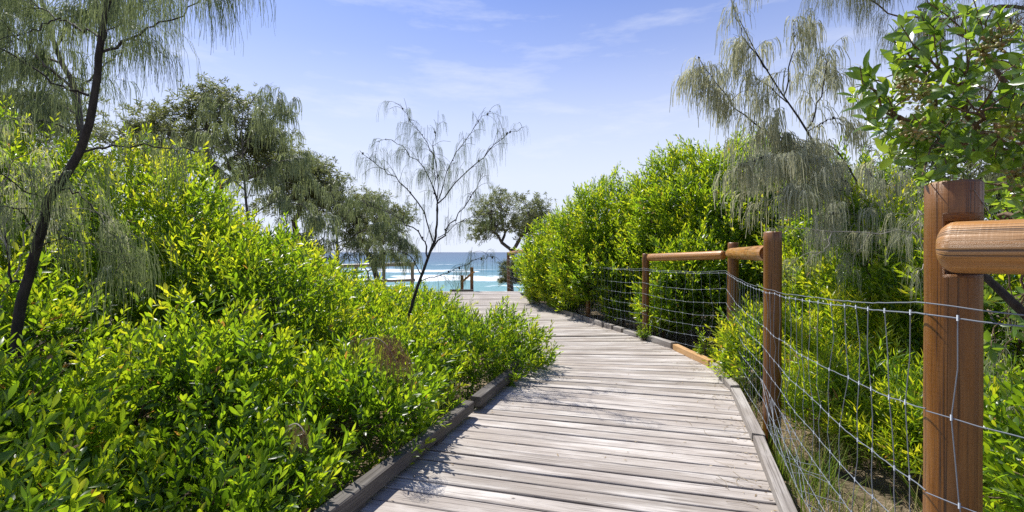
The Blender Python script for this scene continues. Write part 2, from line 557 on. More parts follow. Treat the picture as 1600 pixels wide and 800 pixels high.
def shrub(name, label, x, y, rx, ry, h, seed, spr=SPR_MID, dens=210, lump_amp=0.30, z0=Z0, mat='wattle', cat='shrub', group=None,
          size=(0.8, 1.2), up=0.55, low=-0.25, tint=0.0, inner=0.42, lean=(0, 0), part='foliage'):
    root = thing(name, label, cat, (x, y, z0), group)
    area = 2 * math.pi * (rx * ry + rx * h + ry * h) / 3
    n = int(area * dens * (0.66 if spr is SPR_MID else 0.62 if spr is SPR_NEAR else 1.0))
    d = rng.normal(size=(n * 3, 3))
    d = unit(d)
    d = d[d[:, 2] > low][:n]
    n = len(d)
    cz = h * 0.38
    f = 1 + lump_amp * 1.1 * lump(d, seed * 7.3, 2.1) + lump_amp * 0.8 * lump(d, seed * 3.1, 5.0)
    s = 1 - np.abs(rng.normal(0, 0.10, n))
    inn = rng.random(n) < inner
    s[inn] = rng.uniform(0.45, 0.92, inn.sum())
    R = np.stack([np.full(n, rx), np.full(n, ry), np.where(d[:, 2] > 0, h - cz, cz)], -1)
    off = d * R * (f * s)[:, None]
    hh = np.clip((off[:, 2] + cz) / h, 0, 1.3)
    off[:, 0] += lean[0] * hh
    off[:, 1] += lean[1] * hh
    tip = np.array([x, y, z0 + cz]) + off
    tip[:, 2] = np.maximum(tip[:, 2], z0 + 0.05 + rng.random(n) * 0.1)
    ax = unit(d * 0.6 + np.array([0, 0, up]) + rng.normal(0, 0.30, (n, 3)))
    sz = rng.uniform(size[0], size[1], n)
    g = Geo()
    pos = tip - ax * (0.18 * sz)[:, None]
    shoot = rng.random(n) < (0.03 if name == 'wattle_hedge' else 0.06)
    pos[shoot] += (ax * 0.10 + np.array([0, 0, 0.06]))[shoot]
    keep = pos[:, 2] > z0 - 0.02
    pos, ax, sz, inn, d2 = pos[keep], ax[keep], sz[keep], inn[keep], d[keep]
    cl = lump(pos, seed + 50.0, 1.7) * 0.22
    scatter(g, spr, pos, ax, sz, np.where(inn, -0.22, 0.05) + cl + tint + rng.normal(0, 0.06, len(pos)))  # inner sprigs tinted darker: older leaves, plus interior shade put into their colour
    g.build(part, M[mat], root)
    st = Geo()
    sel = pos[rng.permutation(len(pos))[:min(64, len(pos))]]
    out = tip[rng.permutation(len(tip))[:7]]
    sel = np.concatenate([sel, out])
    grow(st, (x, y, z0 - 0.05), sel, 0.0032, 4, (0.3, 0.5), 0.05)
    for p in out:
        dv = unit(p - np.array([x, y, z0]))
        q = p + dv * rng.uniform(0.03, 0.16) + rng.normal(0, 0.03, 3)
        st.tube(curve([p, (p + q) / 2 + rng.normal(0, 0.012, 3), q], 6), np.linspace(0.003, 0.0012, 6), 4, 0.9, cap=False)
        for _ in range(2):
            e = p + rng.normal(0, 0.07, 3) + dv * 0.05
            st.tube([p, (p + e) / 2 + rng.normal(0, 0.01, 3), e], [0.002, 0.0016, 0.001], 3, 0.9, cap=False)
    st.build('stems', M['twig'], root)
    return root


def hang(geo, pts, per_m, tm, size=(0.7, 1.2), start=0.15, tint=0.0, droop_only=True):
    """tassels along a branch line"""
    pts = np.asarray(pts, float)
    ln = np.linalg.norm(np.diff(pts, axis=0), axis=1)
    cum = np.concatenate([[0], np.cumsum(ln)])
    n = max(1, int(cum[-1] * per_m * (1 - start)))
    s = cum[-1] * (start + (1 - start) * np.sqrt(rng.random(n)) if start < 0.5 else start + (1 - start) * rng.random(n))
    s = np.clip(s, 0, cum[-1])
    if start < 0.5:
        s = cum[-1] * (start + (1 - start) * rng.random(n) ** 0.8)
    pos = np.stack([np.interp(s, cum, pts[:, i]) for i in range(3)], -1)
    tan = np.stack([np.interp(s, cum, np.gradient(pts[:, i])) for i in range(3)], -1)
    base = np.arctan2(tan[:, 1], tan[:, 0])
    a = base + rng.normal(0, 1.1, n)
    c, sn = np.cos(a), np.sin(a)
    z, o = np.zeros(n), np.ones(n)
    Mx = np.stack([np.stack([c, -sn, z], -1), np.stack([sn, c, z], -1), np.stack([z, z, o], -1)], 1)
    Mx = Mx * rng.uniform(size[0], size[1], n)[:, None, None]
    pick = rng.integers(0, len(tm), n)
    for k, t in enumerate(tm):
        m = pick == k
        geo.inst(t, Mx[m], pos[m], tint + rng.normal(0, 0.1, m.sum()))


def curve(ctrl, n=14):
    """smooth line through control points"""
    c = np.asarray(ctrl, float)
    m = len(c)
    t = np.linspace(0, m - 1, n)
    p = np.vstack([2 * c[0] - c[1], c, 2 * c[-1] - c[-2]])
    out = []
    for x in t:
        i = min(int(x), m - 2)
        u = x - i
        a, b, d, e = p[i], p[i + 1], p[i + 2], p[i + 3]
        out.append(0.5 * ((2 * b) + (d - a) * u + (2 * a - 5 * b + 4 * d - e) * u * u + (3 * b - a - 3 * d + e) * u ** 3))
    return np.array(out)


# ================================================================= SETTING
def deckR(y):
    return np.interp(y, [-3, 0.5, 2.22, 3.05, 4.18, 4.6, 5.0, 5.5, 5.97, 6.6, 7.9, 9.4, 11.1, 13.0, 15.2], [-0.6, 0.66, 1.31, 1.61, 2.0, 2.11, 2.17, 2.17, 2.08, 1.9, 1.48, 1.04, 0.62, 0.25, 0.15])


def deckL(y):
    return np.interp(y, [-3, 0.5, 2.22, 3.53, 4.32, 5, 6, 7, 8, 9.4, 11, 12.5, 13, 15.2], [-2.5, -1.35, -0.79, -0.29, 0.0, 0.14, 0.10, -0.2, -0.6, -1.1, -1.7, -2.2, -6.2, -6.2])


def build_deck():
    g = Geo()
    y = -2.6
    pitch = 0.1135
    while y < 14.75:
        sl = np.interp(y, [-3, 4.0, 4.9, 6.0, 8.5, 11, 13], [-0.265, -0.265, -0.16, 0.0, 0.14, 0.10, 0.0])
        w = pitch * rng.uniform(0.95, 1.05)
        # centre the board: y is its distance on the mid line
        xl = xr = 0.0
        yl = yr = y
        for _ in range(6):
            mid = 0.5 * (deckL(y) + deckR(y))
            xl, xr = deckL(yl), deckR(yr)
            yl, yr = y + sl * (xl - mid), y + sl * (xr - mid)
        xl -= 0.06
        xr += 0.05 + rng.uniform(-0.012, 0.012)
        a = np.array([xl, y + sl * (xl - mid), 0])
        b = np.array([xr, y + sl * (xr - mid), 0])
        d = unit(b - a)
        nrm = np.array([-d[1], d[0], 0])
        gap = rng.choice([0.004, 0.006, 0.009, 0.014], p=[0.35, 0.35, 0.2, 0.1])
        # fan: width of left / right end
        sl2 = np.interp(y + w, [-3, 4.0, 4.9, 6.0, 8.5, 11, 13], [-0.265, -0.265, -0.16, 0.0, 0.14, 0.10, 0.0])
        f = (sl2 - sl) * 0.5 * np.linalg.norm(b - a)
        wl, wr = max(0.045, (w - f) * 0.97) - gap, max(0.045, (w + f) * 0.97) - gap
        L = np.linalg.norm(b - a)
        N = 9
        tint = rng.random()
        bow = rng.normal(0, 0.0012)
        hgt = rng.normal(0, 0.0016)
        prof = [(-0.5, -0.028), (-0.5, -0.004), (-0.465, 0.0), (0.0, 0.0006), (0.465, 0.0), (0.5, -0.004), (0.5, -0.028)]
        v, uv = [], []
        cw = rng.uniform(-0.0012, 0.0012)
        for i in range(N):
            s = i / (N - 1)
            c = a + (b - a) * s
            ww = wl + (wr - wl) * s
            for k, (py, pz) in enumerate(prof):
                e = rng.normal(0, 0.0012) if k in (1, 2, 4, 5) else 0
                v.append(c + nrm * (py * ww + e) + np.array([0, 0, pz + hgt + bow * math.sin(math.pi * s) * 2 + cw * py * 2]))
                uv.append((s * L, py * ww))
        m = len(prof)
        q = []
        for i in range(N - 1):
            for k in range(m - 1):
                q.append((i * m + k, (i + 1) * m + k, (i + 1) * m + k + 1, i * m + k + 1))
        for o in (0, (N - 1) * m):
            q += [(o, o + 1, o + 5, o + 6), (o + 1, o + 2, o + 3, o + 3), (o + 1, o + 3, o + 5, o + 5), (o + 3, o + 4, o + 5, o + 5)][:1]
        g.add(v, q, tint, uv)
        y += w
    # bearers under the boards
    for side in (0.12, 0.5, 0.88):
        pts = [(deckL(t) * (1 - side) + deckR(t) * side, t, -0.085) for t in np.arange(-2.5, 12.6, 0.5)]
        g.tube(pts, 0.05, 4, 0.1)
    g.tube([(-6.1, 14.72, -0.09), (0.1, 14.72, -0.09)], 0.055, 4, 0.3)
    o = g.build('boardwalk', M['deck'], None, smooth=False, kind='structure')
    o['label'] = 'bleached grey timber boardwalk curving between the shrubs to the sea'
    return o


build_deck()


def terrain_z(x, y):
    z = Z0 - 0.02 + 0.05 * math.sin(x * 1.3 + y * 0.7) * math.sin(y * 0.9 - x * 0.4)
    if abs(x) > 3:
        z += min(0.35, (abs(x) - 3) * 0.06)
    if y > 15:
        u = min(1.0, (y - 15) / 32)
        z -= 6.6 * (u * u * (3 - 2 * u)) + max(0, y - 47) * 0.03
    if -2.6 < y < 16:
        c = (deckL(y) + deckR(y)) / 2
        wdt = (deckR(y) - deckL(y)) / 2 + 0.15
        if abs(x - c) < wdt:
            z = min(z, -0.19)
    return z


def build_ground():
    xs = np.unique(np.concatenate([np.arange(-12, 12.01, 0.25), np.geomspace(12.5, 3000, 26), -np.geomspace(12.5, 3000, 26)]))
    ys = np.unique(np.concatenate([-np.geomspace(6, 3000, 18), np.arange(-5, 50, 0.3), np.geomspace(51, 400, 12)]))
    v = [(x, y, terrain_z(x, y)) for y in ys for x in xs]
    nx = len(xs)
    q = [(j * nx + i, j * nx + i + 1, (j + 1) * nx + i + 1, (j + 1) * nx + i) for j in range(len(ys) - 1) for i in range(nx - 1)]
    g = Geo()
    g.add(v, q)
    g.build('ground', ground_mat(), None, kind='structure')


build_ground()


def build_sea():
    xs = np.unique(np.concatenate([np.arange(-120, 120.1, 1.6), np.geomspace(125, 30000, 26), -np.geomspace(125, 30000, 26)]))
    ys = np.unique(np.concatenate([np.arange(42, 260, 1.0), np.geomspace(262, 30000, 60)]))
    v = []
    for y in ys:
        for x in xs:
            z = -6.0
            if y < 300:
                w = (noise.noise(Vector((x * 0.02, y * 0.004, 3.0)))) * 13
                for (yc, hh, wf, wb) in ((172, 1.15, 3.5, 12), (131, 0.8, 3, 12), (101, 0.35, 2.5, 8), (240, 0.7, 8, 16), (66, 0.2, 2, 6)):
                    d = y + w - yc
                    hv = hh * (0.55 + 0.9 * noise.noise(Vector((x * 0.03 + yc, 1.7, 0))))
                    z += max(0, hv) * math.exp(-(d / (wf if d < 0 else wb)) ** 2)
                z += 0.10 * noise.noise(Vector((x * 0.12, y * 0.08, 0)))
            v.append((x, y, z))
    nx = len(xs)
    j, i = np.meshgrid(np.arange(len(ys) - 1), np.arange(nx - 1), indexing='ij')
    a = (j * nx + i).ravel()
    g = Geo()
    g.add(v, np.stack([a, a + 1, a + nx + 1, a + nx], -1))
    g.build('sea', sea_mat(), None, kind='structure')


build_sea()


# --------------------------------------------------------------- deck kerbs
def kerb(name, label, pts, w, h, z, mat, group=None, tint=0.5, blocks=True, gap=0.035):
    """square timber along pts (its inner lower edge on the deck), lifted on packers"""
    a, b = [np.array([*p, 0.0]) for p in pts]
    d = unit(b - a)
    nrm = np.array([-d[1], d[0], 0])
    root = thing(name, label, 'timber edging', tuple((a + b) / 2 + np.array([0, 0, z])), group)
    g = Geo()
    L = np.linalg.norm(b - a)
    c = (a + b) / 2 + nrm * w / 2 + np.array([0, 0, z + gap + h / 2])
    n = max(2, int(L / 0.25))
    for i in range(1):
        prof = [(-1, -1), (-1, 0.88), (-0.85, 1), (0.85, 1), (1, 0.88), (1, -1)]
        v, uv = [], []
        for s in np.linspace(-L / 2, L / 2, n + 1):
            for (py, pz) in prof:
                v.append(c + d * s + nrm * (py * w / 2 + rng.normal(0, 0.0018)) + np.array([0, 0, pz * h / 2 + rng.normal(0, 0.0018)]))
                uv.append((s, (py + pz) * w / 2))
        m = len(prof)
        q = [(r * m + k, r * m + (k + 1) % m, (r + 1) * m + (k + 1) % m, (r + 1) * m + k) for r in range(n) for k in range(m)]
        for o in (0, n * m):
            q += [(o, o + 1, o + 4, o + 5), (o + 1, o + 2, o + 3, o + 4)]
        g.add(v, q, tint, uv)
    g.build('beam', mat, root, smooth=False)
    if blocks:
        for s in np.arange(-L / 2 + 0.12, L / 2, 0.85):
            p = Geo()
            p.box(c + d * s - np.array([0, 0, h / 2 + gap / 2 + 0.001]), d, nrm, (0, 0, 1), 0.05, w / 2 - 0.01, gap / 2, 0.2)
            p.build('packer', mat, root, smooth=False)
    return root


kerb('edging_beam', 'long straight dark grey timber edging along near left side of boardwalk', [(-1.32, 0.5), (-0.295, 3.52)], 0.078, 0.080, 0.002, M['kerb'], tint=0.35)
kerb('edging_beam', 'short dark timber edging half buried under leafy shrub at path bend', [(-0.25, 3.62), (0.03, 4.45)], 0.085, 0.08, 0.002, M['kerb'], tint=0.2)
kerb('edging_beam', 'hidden grey timber edging beneath the shrub beyond the path bend', [(0.06, 4.55), (0.02, 6.2)], 0.085, 0.08, 0.002, M['kerb'], tint=0.25)
# right side, laid flat outside the boards
def rk(label, ya, yb, w, h, mat, tint, group=None, dx=0.0):
    a = np.array([deckR(ya) + dx, ya])
    b = np.array([deckR(yb) + dx, yb])
    kerb('edging_beam', label, [b, a], w, h, 0.002, mat, group, tint, False, 0.0)


rk('flat pale grey timber edging beside near fence bay at lower right', 1.2, 3.02, 0.065, 0.055, M['kerb_pale'], 0.5)
rk('splintered pale grey timber edging beside foot of second fence post', 3.06, 4.1, 0.08, 0.05, M['kerb_pale'], 0.62)
rk('grey timber edging half covered by bright leaves on right of path', 4.14, 5.0, 0.08, 0.06, M['kerb_pale'], 0.45)
rk('newer yellowish timber edging piece on outside of path bend', 5.04, 5.92, 0.08, 0.07, M['kerb_new'], 0.6)
yy = 5.98
kk = 0
while yy < 11.5:
    ln = random.choice([0.22, 0.34, 0.5, 0.75]) if yy < 9 else 1.2
    rk('short weathered grey timber block in row along far right boardwalk edge', yy, yy + ln, 0.085, random.uniform(0.05, 0.085), M['kerb_pale'], random.uniform(0.2, 0.7),
       'weathered timber blocks edging the right side of the boardwalk', random.uniform(-0.012, 0.012))
    yy += ln + random.uniform(0.02, 0.07)


# ------------------------------------------------------------------- fences
def log(g, a, b, r, tint, sides=22, rings=12, round_a=False, round_b=False, wob=0.0015, taper=1.0, cham=0.006):
    a, b = np.asarray(a, float), np.asarray(b, float)
    L = np.linalg.norm(b - a)
    s = list(np.linspace(0, 1, rings))
    rr = list(r * (1 + (taper - 1) * np.linspace(0, 1, rings)))
    def end(rounded, first):
        if rounded:
            k = np.linspace(0, math.pi / 2, 7)
            off = r * 0.55 * (1 - np.cos(k)) / L
            rad = r * np.sin(np.maximum(k, 0.10)) ** 0.75
            return list(off), list(rad)
        return [0.0, cham / L], [r - cham, r]
    o, q = end(round_a, True)
    s = o + [x for x in s if x > max(o) + 0.01]
    rr = q + rr[-(len(s) - len(o)):]
    o2, q2 = end(round_b, False)
    keep = [i for i, x in enumerate(s) if x < 1 - max(o2) - 0.01]
    s = [s[i] for i in keep] + [1 - x for x in o2[::-1]]
    tt = taper
    rr = [rr[i] for i in keep] + [x * tt for x in q2[::-1]]
    s = np.array(s)
    pts = a + (b - a) * s[:, None]
    g.tube(pts, np.array(rr) + rng.normal(0, wob * 0.3, len(rr)), sides, tint)


POSTS = [(2.21, -0.51, 0.0545, 1.43), (1.104, 1.147, 0.0545, 1.446), (1.90, 3.33, 0.060, 1.42), (2.66, 5.50, 0.062, 1.385), (1.99, 6.78, 0.050, 1.25),
         (1.47, 8.8, 0.045, 1.22), (1.0, 10.9, 0.05, 1.25), (0.55, 13.0, 0.05, 1.42), (-0.11, 15.5, 0.055, 1.27)]
fence = thing('boardwalk_fence', 'round orange brown pine post and wire mesh fence along right side of boardwalk', 'fence', (1.9, 3.33, Z0))
WZ = [[1.05, .82, .62, .47, .34, .22, .10], [1.115, .873, .67, .52, .38, .25, .13], [.985, .74, .59, .45, .33, .20, .07], [1.02, .83, .66, .50, .36, .22, .08],
      [1.0, .82, .66, .5, .36, .22, .09], [1.0, .82, .66, .5, .36, .22, .09], [1.0, .82, .66, .5, .36, .22, .09], [1.0, .82, .66, .5, .36, .22, .09], [1.0, .82, .66, .5, .36, .22, .09]]


def notch(o, centre, rot, size):
    me = bpy.data.meshes.new('cut')
    sx, sy, sz = size
    vs = [(x * sx, y * sy, z * sz) for x in (-1, 1) for y in (-1, 1) for z in (-1, 1)]
    me.from_pydata(vs, [], [(0, 1, 3, 2), (4, 6, 7, 5), (0, 4, 5, 1), (2, 3, 7, 6), (0, 2, 6, 4), (1, 5, 7, 3)])
    c = bpy.data.objects.new('cut', me)
    COL.objects.link(c)
    c.location = centre
    c.rotation_euler = (0, 0, rot)
    md = o.modifiers.new('notch', 'BOOLEAN')
    md.object = c
    md.operation = 'DIFFERENCE'
    md.solver = 'EXACT'
    bpy.context.view_layer.update()
    dg = bpy.context.evaluated_depsgraph_get()
    nm = bpy.data.meshes.new_from_object(o.evaluated_get(dg))
    o.modifiers.clear()
    old = o.data
    o.data = nm
    bpy.data.meshes.remove(old)
    bpy.data.objects.remove(c)
    bpy.data.meshes.remove(me)


for i, (x, y, r, top) in enumerate(POSTS):
    g = Geo()
    lean = rng.normal(0, 0.006, 2) if i not in (1, 2) else (0.004, 0)
    log(g, (x + lean[0] * 2, y + lean[1] * 2, top), (x, y, Z0 - 0.4), r, 0.13 + 0.17 * i % 1.0, 28, 26)
    ob = g.build('post', M['post'], fence)
    if i == 1:
        notch(ob, (1.072 + 0.55 * 0.12, 1.106 - 0.83 * 0.12, 1.281), math.atan2(-0.83, 0.55), (0.135, 0.058, 0.065))
    for f in ob.data.polygons:
        f.use_smooth = abs(f.normal.z) < 0.6

RAILS = [((1.028, 1.098, 1.281), (2.12, -0.55, 1.288), 0.061, True, False),
         ((1.91, 3.40, 1.262), (2.615, 5.44, 1.255), 0.062, False, True), ((2.60, 5.56, 1.235), (2.03, 6.72, 1.19), 0.056, True, False),
         ((0.55, 13.05, 1.33), (-0.08, 15.45, 1.24), 0.052, True, False)]
for n, (a, b, r, ra, rb) in enumerate(RAILS):
    g = Geo()
    log(g, a, b, r, 0.31 * n % 1.0, 26, 16, ra, rb)
    g.build('rail', M['rail'], fence)


def wire_bay(i, j, off=0.074, stay=0.155, r=0.0016, extra=None):
    """hinge joint mesh between two posts, on the deck side of them"""
    A, B = np.array(POSTS[i][:2]), np.array(POSTS[j][:2])
    d = unit(B - A)
    side = np.array([-d[1], d[0]])      # towards the deck
    if d[1] < 0:
        side = -side
    oa, ob = POSTS[i][2] + 0.003, POSTS[j][2] + 0.003
    L = np.linalg.norm(B - A)
    def mitre(k, o):
        Q = [np.array(p[:2]) for p in POSTS]
        sds = []
        for m in (k - 1, k):
            if 0 <= m < len(Q) - 1:
                e = unit(Q[m + 1] - Q[m])
                sds.append(np.array([-e[1], e[0]]))
        mm = unit(np.mean(sds, 0))
        return mm * o / float(mm @ sds[0])
    ma, mb = mitre(i, oa + 0.004), mitre(j, ob + 0.004)
    g = Geo()
    n = max(10, int(L / 0.045))
    u = np.linspace(-0.0, 1.0, n)
    sd = i * 5.7
    def pt(uu, k, wig=True):
        za, zb = WZ[i][k], WZ[j][k]
        sag = 0.045 * (4 * uu * (1 - uu)) * (0.4 if k == 0 else 1.0)
        wz = 0.010 * noise.noise(Vector((uu * L * 3.1 + sd, k * 9.1, 0))) + 0.004 * noise.noise(Vector((uu * L * 14 + sd, k * 3.1, 5)))
        wo = 0.012 * noise.noise(Vector((uu * L * 2.3 - sd, k * 4.1, 8)))
        p = A + (B - A) * uu + ma * (1 - uu) + mb * uu + side * wo * (4 * uu * (1 - uu)) ** 0.5
        return np.array([p[0], p[1], za + (zb - za) * uu - sag + wz])
    K = len(WZ[i])
    for k in range(K):
        g.tube([pt(x, k) for x in u], r * (1.25 if k == 0 else 1.0), 5, 0.5, cap=False)
    # a second, tighter line wire along the top
    g.tube([pt(x, 0) + np.array([0, 0, 0.006 + 0.05 * max(0, abs(2 * x - 1) - 0.55) + 0.045 * (4 * x * (1 - x)) * 0.35]) for x in u], r * 1.1, 5, 0.5, cap=False)
    m = int(L / stay)
    for q in range(m + 1):
        base = (q + 0.5) / (m + 1)
        pts = []
        for k in range(K):
            uu = np.clip(base + rng.normal(0, 0.012 / L) + 0.02 / L * math.sin(k * 1.3 + q), 0.005, 0.995)
            p = pt(uu, k)
            pts.append(p)
            kn = p + np.array([0, 0, 0.004])
            g.tube([kn - np.array([0, 0, 0.010]), kn + np.array([0, 0, 0.004])], r * 1.7, 5, 0.5)
        full = []
        for a, b in zip(pts[:-1], pts[1:]):
            full.append(a)
            full.append((a + b) / 2 + np.append(side * rng.normal(0, 0.006), 0) + np.append(d * rng.normal(0, 0.006), 0))
        full.append(pts[-1])
        g.tube(full, r * 0.85, 5, 0.5, cap=False)
    # crumpled extra layer near the ground
    if extra:
        for _ in range(extra):
            u0 = rng.uniform(0.45, 0.95)
            ln = rng.uniform(0.15, 0.35)
            p0 = pt(u0, K - 1)
            p1 = pt(min(1, u0 + ln * rng.choice([-1, 1])), K - 3)
            g.tube([p0, (p0 + p1) / 2 + rng.normal(0, 0.02, 3), p1], r * 0.8, 4, 0.5, cap=False)
    g.build('wire_mesh', M['wire'], fence)


wire_bay(0, 1, stay=0.15, r=0.0016)
wire_bay(1, 2, stay=0.145, r=0.0016, extra=16)
wire_bay(2, 3, stay=0.15)
for i in (3, 4, 5, 6, 7):
    wire_bay(i, i + 1, stay=0.16, r=0.0018)
# slack tie wire over the post top
tw = Geo()
tw.tube(curve([(1.113 - 0.005, 1.147 - 0.055, 1.42), (1.150, 1.100, 1.372), (1.18, 1.12, 1.36), (1.26, 1.2, 1.345), (1.4, 1.32, 1.36)], 12), 0.0012, 5)
tw.build('tie_wire', M['wire'], fence)

# old grey rail at the lookout on the left
rf = thing('lookout_railing', 'old grey timber railing behind bare young tree above the surf', 'railing', (-4.2, 14.6, 0.0))
for px in (-6.0, -5.0, -4.12, -3.2):
    g = Geo()
    log(g, (px, 14.62, 0.90), (px, 14.62, -0.4), 0.055, rng.random(), 12, 8)
    g.build('post', M['post_grey'], rf)
for z, r in ((0.845, 0.06), (0.33, 0.045)):
    g = Geo()
    log(g, (-6.3, 14.54, z - 0.04), (-3.1, 14.54, z + 0.05), r, rng.random(), 12, 10)
    g.build('rail', M['post_grey'], rf)
# handrail of the beach stair
hr = thing('stair_handrail', 'pair of brown timber posts with sloping handrail at end of boardwalk', 'handrail', (-1.31, 14.85, 0.0))
g = Geo()
g.box((-1.31, 14.85, 0.32), (0, 0, 1), (1, 0, 0), (0, 1, 0), 0.46, 0.05, 0.05, 0.2, 0.006)
g.build('post', M['post'], hr)
g = Geo()
g.box((-1.67, 15.2, 0.05), (0, 0, 1), (1, 0, 0), (0, 1, 0), 0.45, 0.048, 0.048, 0.6, 0.006)
g.build('post', M['post'], hr)
g = Geo()
dd = np.array([-1.67 + 1.31, 0.35, -0.30])
g.box((-1.46, 14.97, 0.45), unit(dd), (0.6, 0.8, 0), np.cross(unit(dd), unit(np.array([0.6, 0.8, 0]))), 0.36, 0.045, 0.02, 0.4, 0.004)
g.build('rail', M['rail'], hr)
kb = thing('edging_beam', 'thin brown timber edging across end of boardwalk under handrail posts', 'timber edging', (-1.6, 14.7, 0))
g = Geo()
g.box((-1.62, 14.66, 0.035), (1, 0, 0), (0, 1, 0), (0, 0, 1), 0.38, 0.04, 0.035, 0.3)
g.build('beam', M['kerb'], kb, smooth=False)

# ================================================================== SHRUBS
LG = None
S = shrub
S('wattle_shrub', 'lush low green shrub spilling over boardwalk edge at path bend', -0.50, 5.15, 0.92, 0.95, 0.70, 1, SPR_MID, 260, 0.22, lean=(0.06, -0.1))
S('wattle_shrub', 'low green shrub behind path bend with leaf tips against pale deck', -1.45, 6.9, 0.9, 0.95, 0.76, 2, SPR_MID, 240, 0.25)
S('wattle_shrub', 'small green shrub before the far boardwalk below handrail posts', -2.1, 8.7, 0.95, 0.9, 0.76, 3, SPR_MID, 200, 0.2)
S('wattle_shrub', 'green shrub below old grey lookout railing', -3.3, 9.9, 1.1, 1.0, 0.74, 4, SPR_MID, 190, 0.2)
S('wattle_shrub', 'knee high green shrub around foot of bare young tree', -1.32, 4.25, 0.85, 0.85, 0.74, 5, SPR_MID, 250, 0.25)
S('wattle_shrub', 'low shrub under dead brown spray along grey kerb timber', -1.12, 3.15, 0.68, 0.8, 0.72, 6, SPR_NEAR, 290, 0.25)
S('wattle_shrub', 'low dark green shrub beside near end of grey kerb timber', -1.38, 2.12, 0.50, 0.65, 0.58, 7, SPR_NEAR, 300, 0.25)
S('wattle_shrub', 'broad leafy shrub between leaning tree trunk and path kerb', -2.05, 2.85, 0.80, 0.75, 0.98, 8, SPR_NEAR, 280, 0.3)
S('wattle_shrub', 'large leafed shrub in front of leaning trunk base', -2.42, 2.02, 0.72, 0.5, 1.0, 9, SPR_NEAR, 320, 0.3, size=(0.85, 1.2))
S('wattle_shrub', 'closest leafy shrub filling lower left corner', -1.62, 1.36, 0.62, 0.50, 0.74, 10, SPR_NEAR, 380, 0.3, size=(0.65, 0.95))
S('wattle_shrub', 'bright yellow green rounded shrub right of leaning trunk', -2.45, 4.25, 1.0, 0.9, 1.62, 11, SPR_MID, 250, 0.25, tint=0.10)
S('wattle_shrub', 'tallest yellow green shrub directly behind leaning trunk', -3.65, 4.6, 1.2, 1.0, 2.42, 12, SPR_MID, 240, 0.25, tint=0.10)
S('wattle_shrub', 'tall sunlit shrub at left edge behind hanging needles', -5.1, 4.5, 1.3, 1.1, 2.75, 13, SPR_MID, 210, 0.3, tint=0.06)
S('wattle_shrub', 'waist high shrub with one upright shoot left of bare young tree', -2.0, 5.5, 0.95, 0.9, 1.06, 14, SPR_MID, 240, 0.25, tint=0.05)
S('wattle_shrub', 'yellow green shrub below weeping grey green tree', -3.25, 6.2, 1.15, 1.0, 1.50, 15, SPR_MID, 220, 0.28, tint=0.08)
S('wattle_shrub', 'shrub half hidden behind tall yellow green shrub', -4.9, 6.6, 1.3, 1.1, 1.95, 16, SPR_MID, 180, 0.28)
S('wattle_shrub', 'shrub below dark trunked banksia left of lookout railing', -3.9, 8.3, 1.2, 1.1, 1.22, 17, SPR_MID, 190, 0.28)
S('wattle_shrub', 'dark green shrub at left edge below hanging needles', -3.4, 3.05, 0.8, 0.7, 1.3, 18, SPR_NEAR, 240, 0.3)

# right of the path
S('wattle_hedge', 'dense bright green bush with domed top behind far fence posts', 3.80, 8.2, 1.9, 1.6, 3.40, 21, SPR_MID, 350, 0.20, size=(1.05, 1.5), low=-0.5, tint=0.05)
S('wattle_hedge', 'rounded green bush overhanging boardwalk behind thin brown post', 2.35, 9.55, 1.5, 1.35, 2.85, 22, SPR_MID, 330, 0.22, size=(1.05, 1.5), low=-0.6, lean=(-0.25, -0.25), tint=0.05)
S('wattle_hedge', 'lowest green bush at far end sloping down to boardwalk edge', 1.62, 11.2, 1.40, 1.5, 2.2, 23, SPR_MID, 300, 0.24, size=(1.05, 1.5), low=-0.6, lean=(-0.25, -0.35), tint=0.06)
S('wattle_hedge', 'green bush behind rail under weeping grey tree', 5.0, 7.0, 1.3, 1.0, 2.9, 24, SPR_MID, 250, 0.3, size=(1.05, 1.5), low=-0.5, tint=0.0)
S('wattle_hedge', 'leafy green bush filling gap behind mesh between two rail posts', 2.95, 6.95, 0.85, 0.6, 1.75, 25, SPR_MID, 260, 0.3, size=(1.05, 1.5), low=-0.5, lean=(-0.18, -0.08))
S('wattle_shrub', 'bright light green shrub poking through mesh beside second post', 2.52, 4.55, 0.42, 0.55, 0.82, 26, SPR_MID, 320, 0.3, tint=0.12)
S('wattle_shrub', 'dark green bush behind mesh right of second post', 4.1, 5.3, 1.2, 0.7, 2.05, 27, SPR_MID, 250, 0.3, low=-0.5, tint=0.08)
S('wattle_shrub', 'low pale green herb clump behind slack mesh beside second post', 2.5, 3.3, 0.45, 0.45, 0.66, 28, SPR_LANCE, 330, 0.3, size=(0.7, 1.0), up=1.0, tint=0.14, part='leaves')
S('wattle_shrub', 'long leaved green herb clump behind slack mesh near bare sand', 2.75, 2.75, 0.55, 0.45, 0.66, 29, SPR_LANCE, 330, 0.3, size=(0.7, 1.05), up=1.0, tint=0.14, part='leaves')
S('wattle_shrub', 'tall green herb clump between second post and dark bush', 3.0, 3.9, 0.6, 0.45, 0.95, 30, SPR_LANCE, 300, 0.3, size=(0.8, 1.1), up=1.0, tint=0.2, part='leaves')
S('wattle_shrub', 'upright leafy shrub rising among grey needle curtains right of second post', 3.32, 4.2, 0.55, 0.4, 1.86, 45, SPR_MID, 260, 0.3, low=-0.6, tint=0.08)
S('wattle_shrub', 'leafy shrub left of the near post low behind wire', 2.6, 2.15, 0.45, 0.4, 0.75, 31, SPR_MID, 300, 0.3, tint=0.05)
S('wattle_shrub', 'green undergrowth shrub on right edge behind near post', 2.35, 1.62, 0.55, 0.5, 1.15, 32, SPR_NEAR, 260, 0.3, size=(0.7, 1.0))
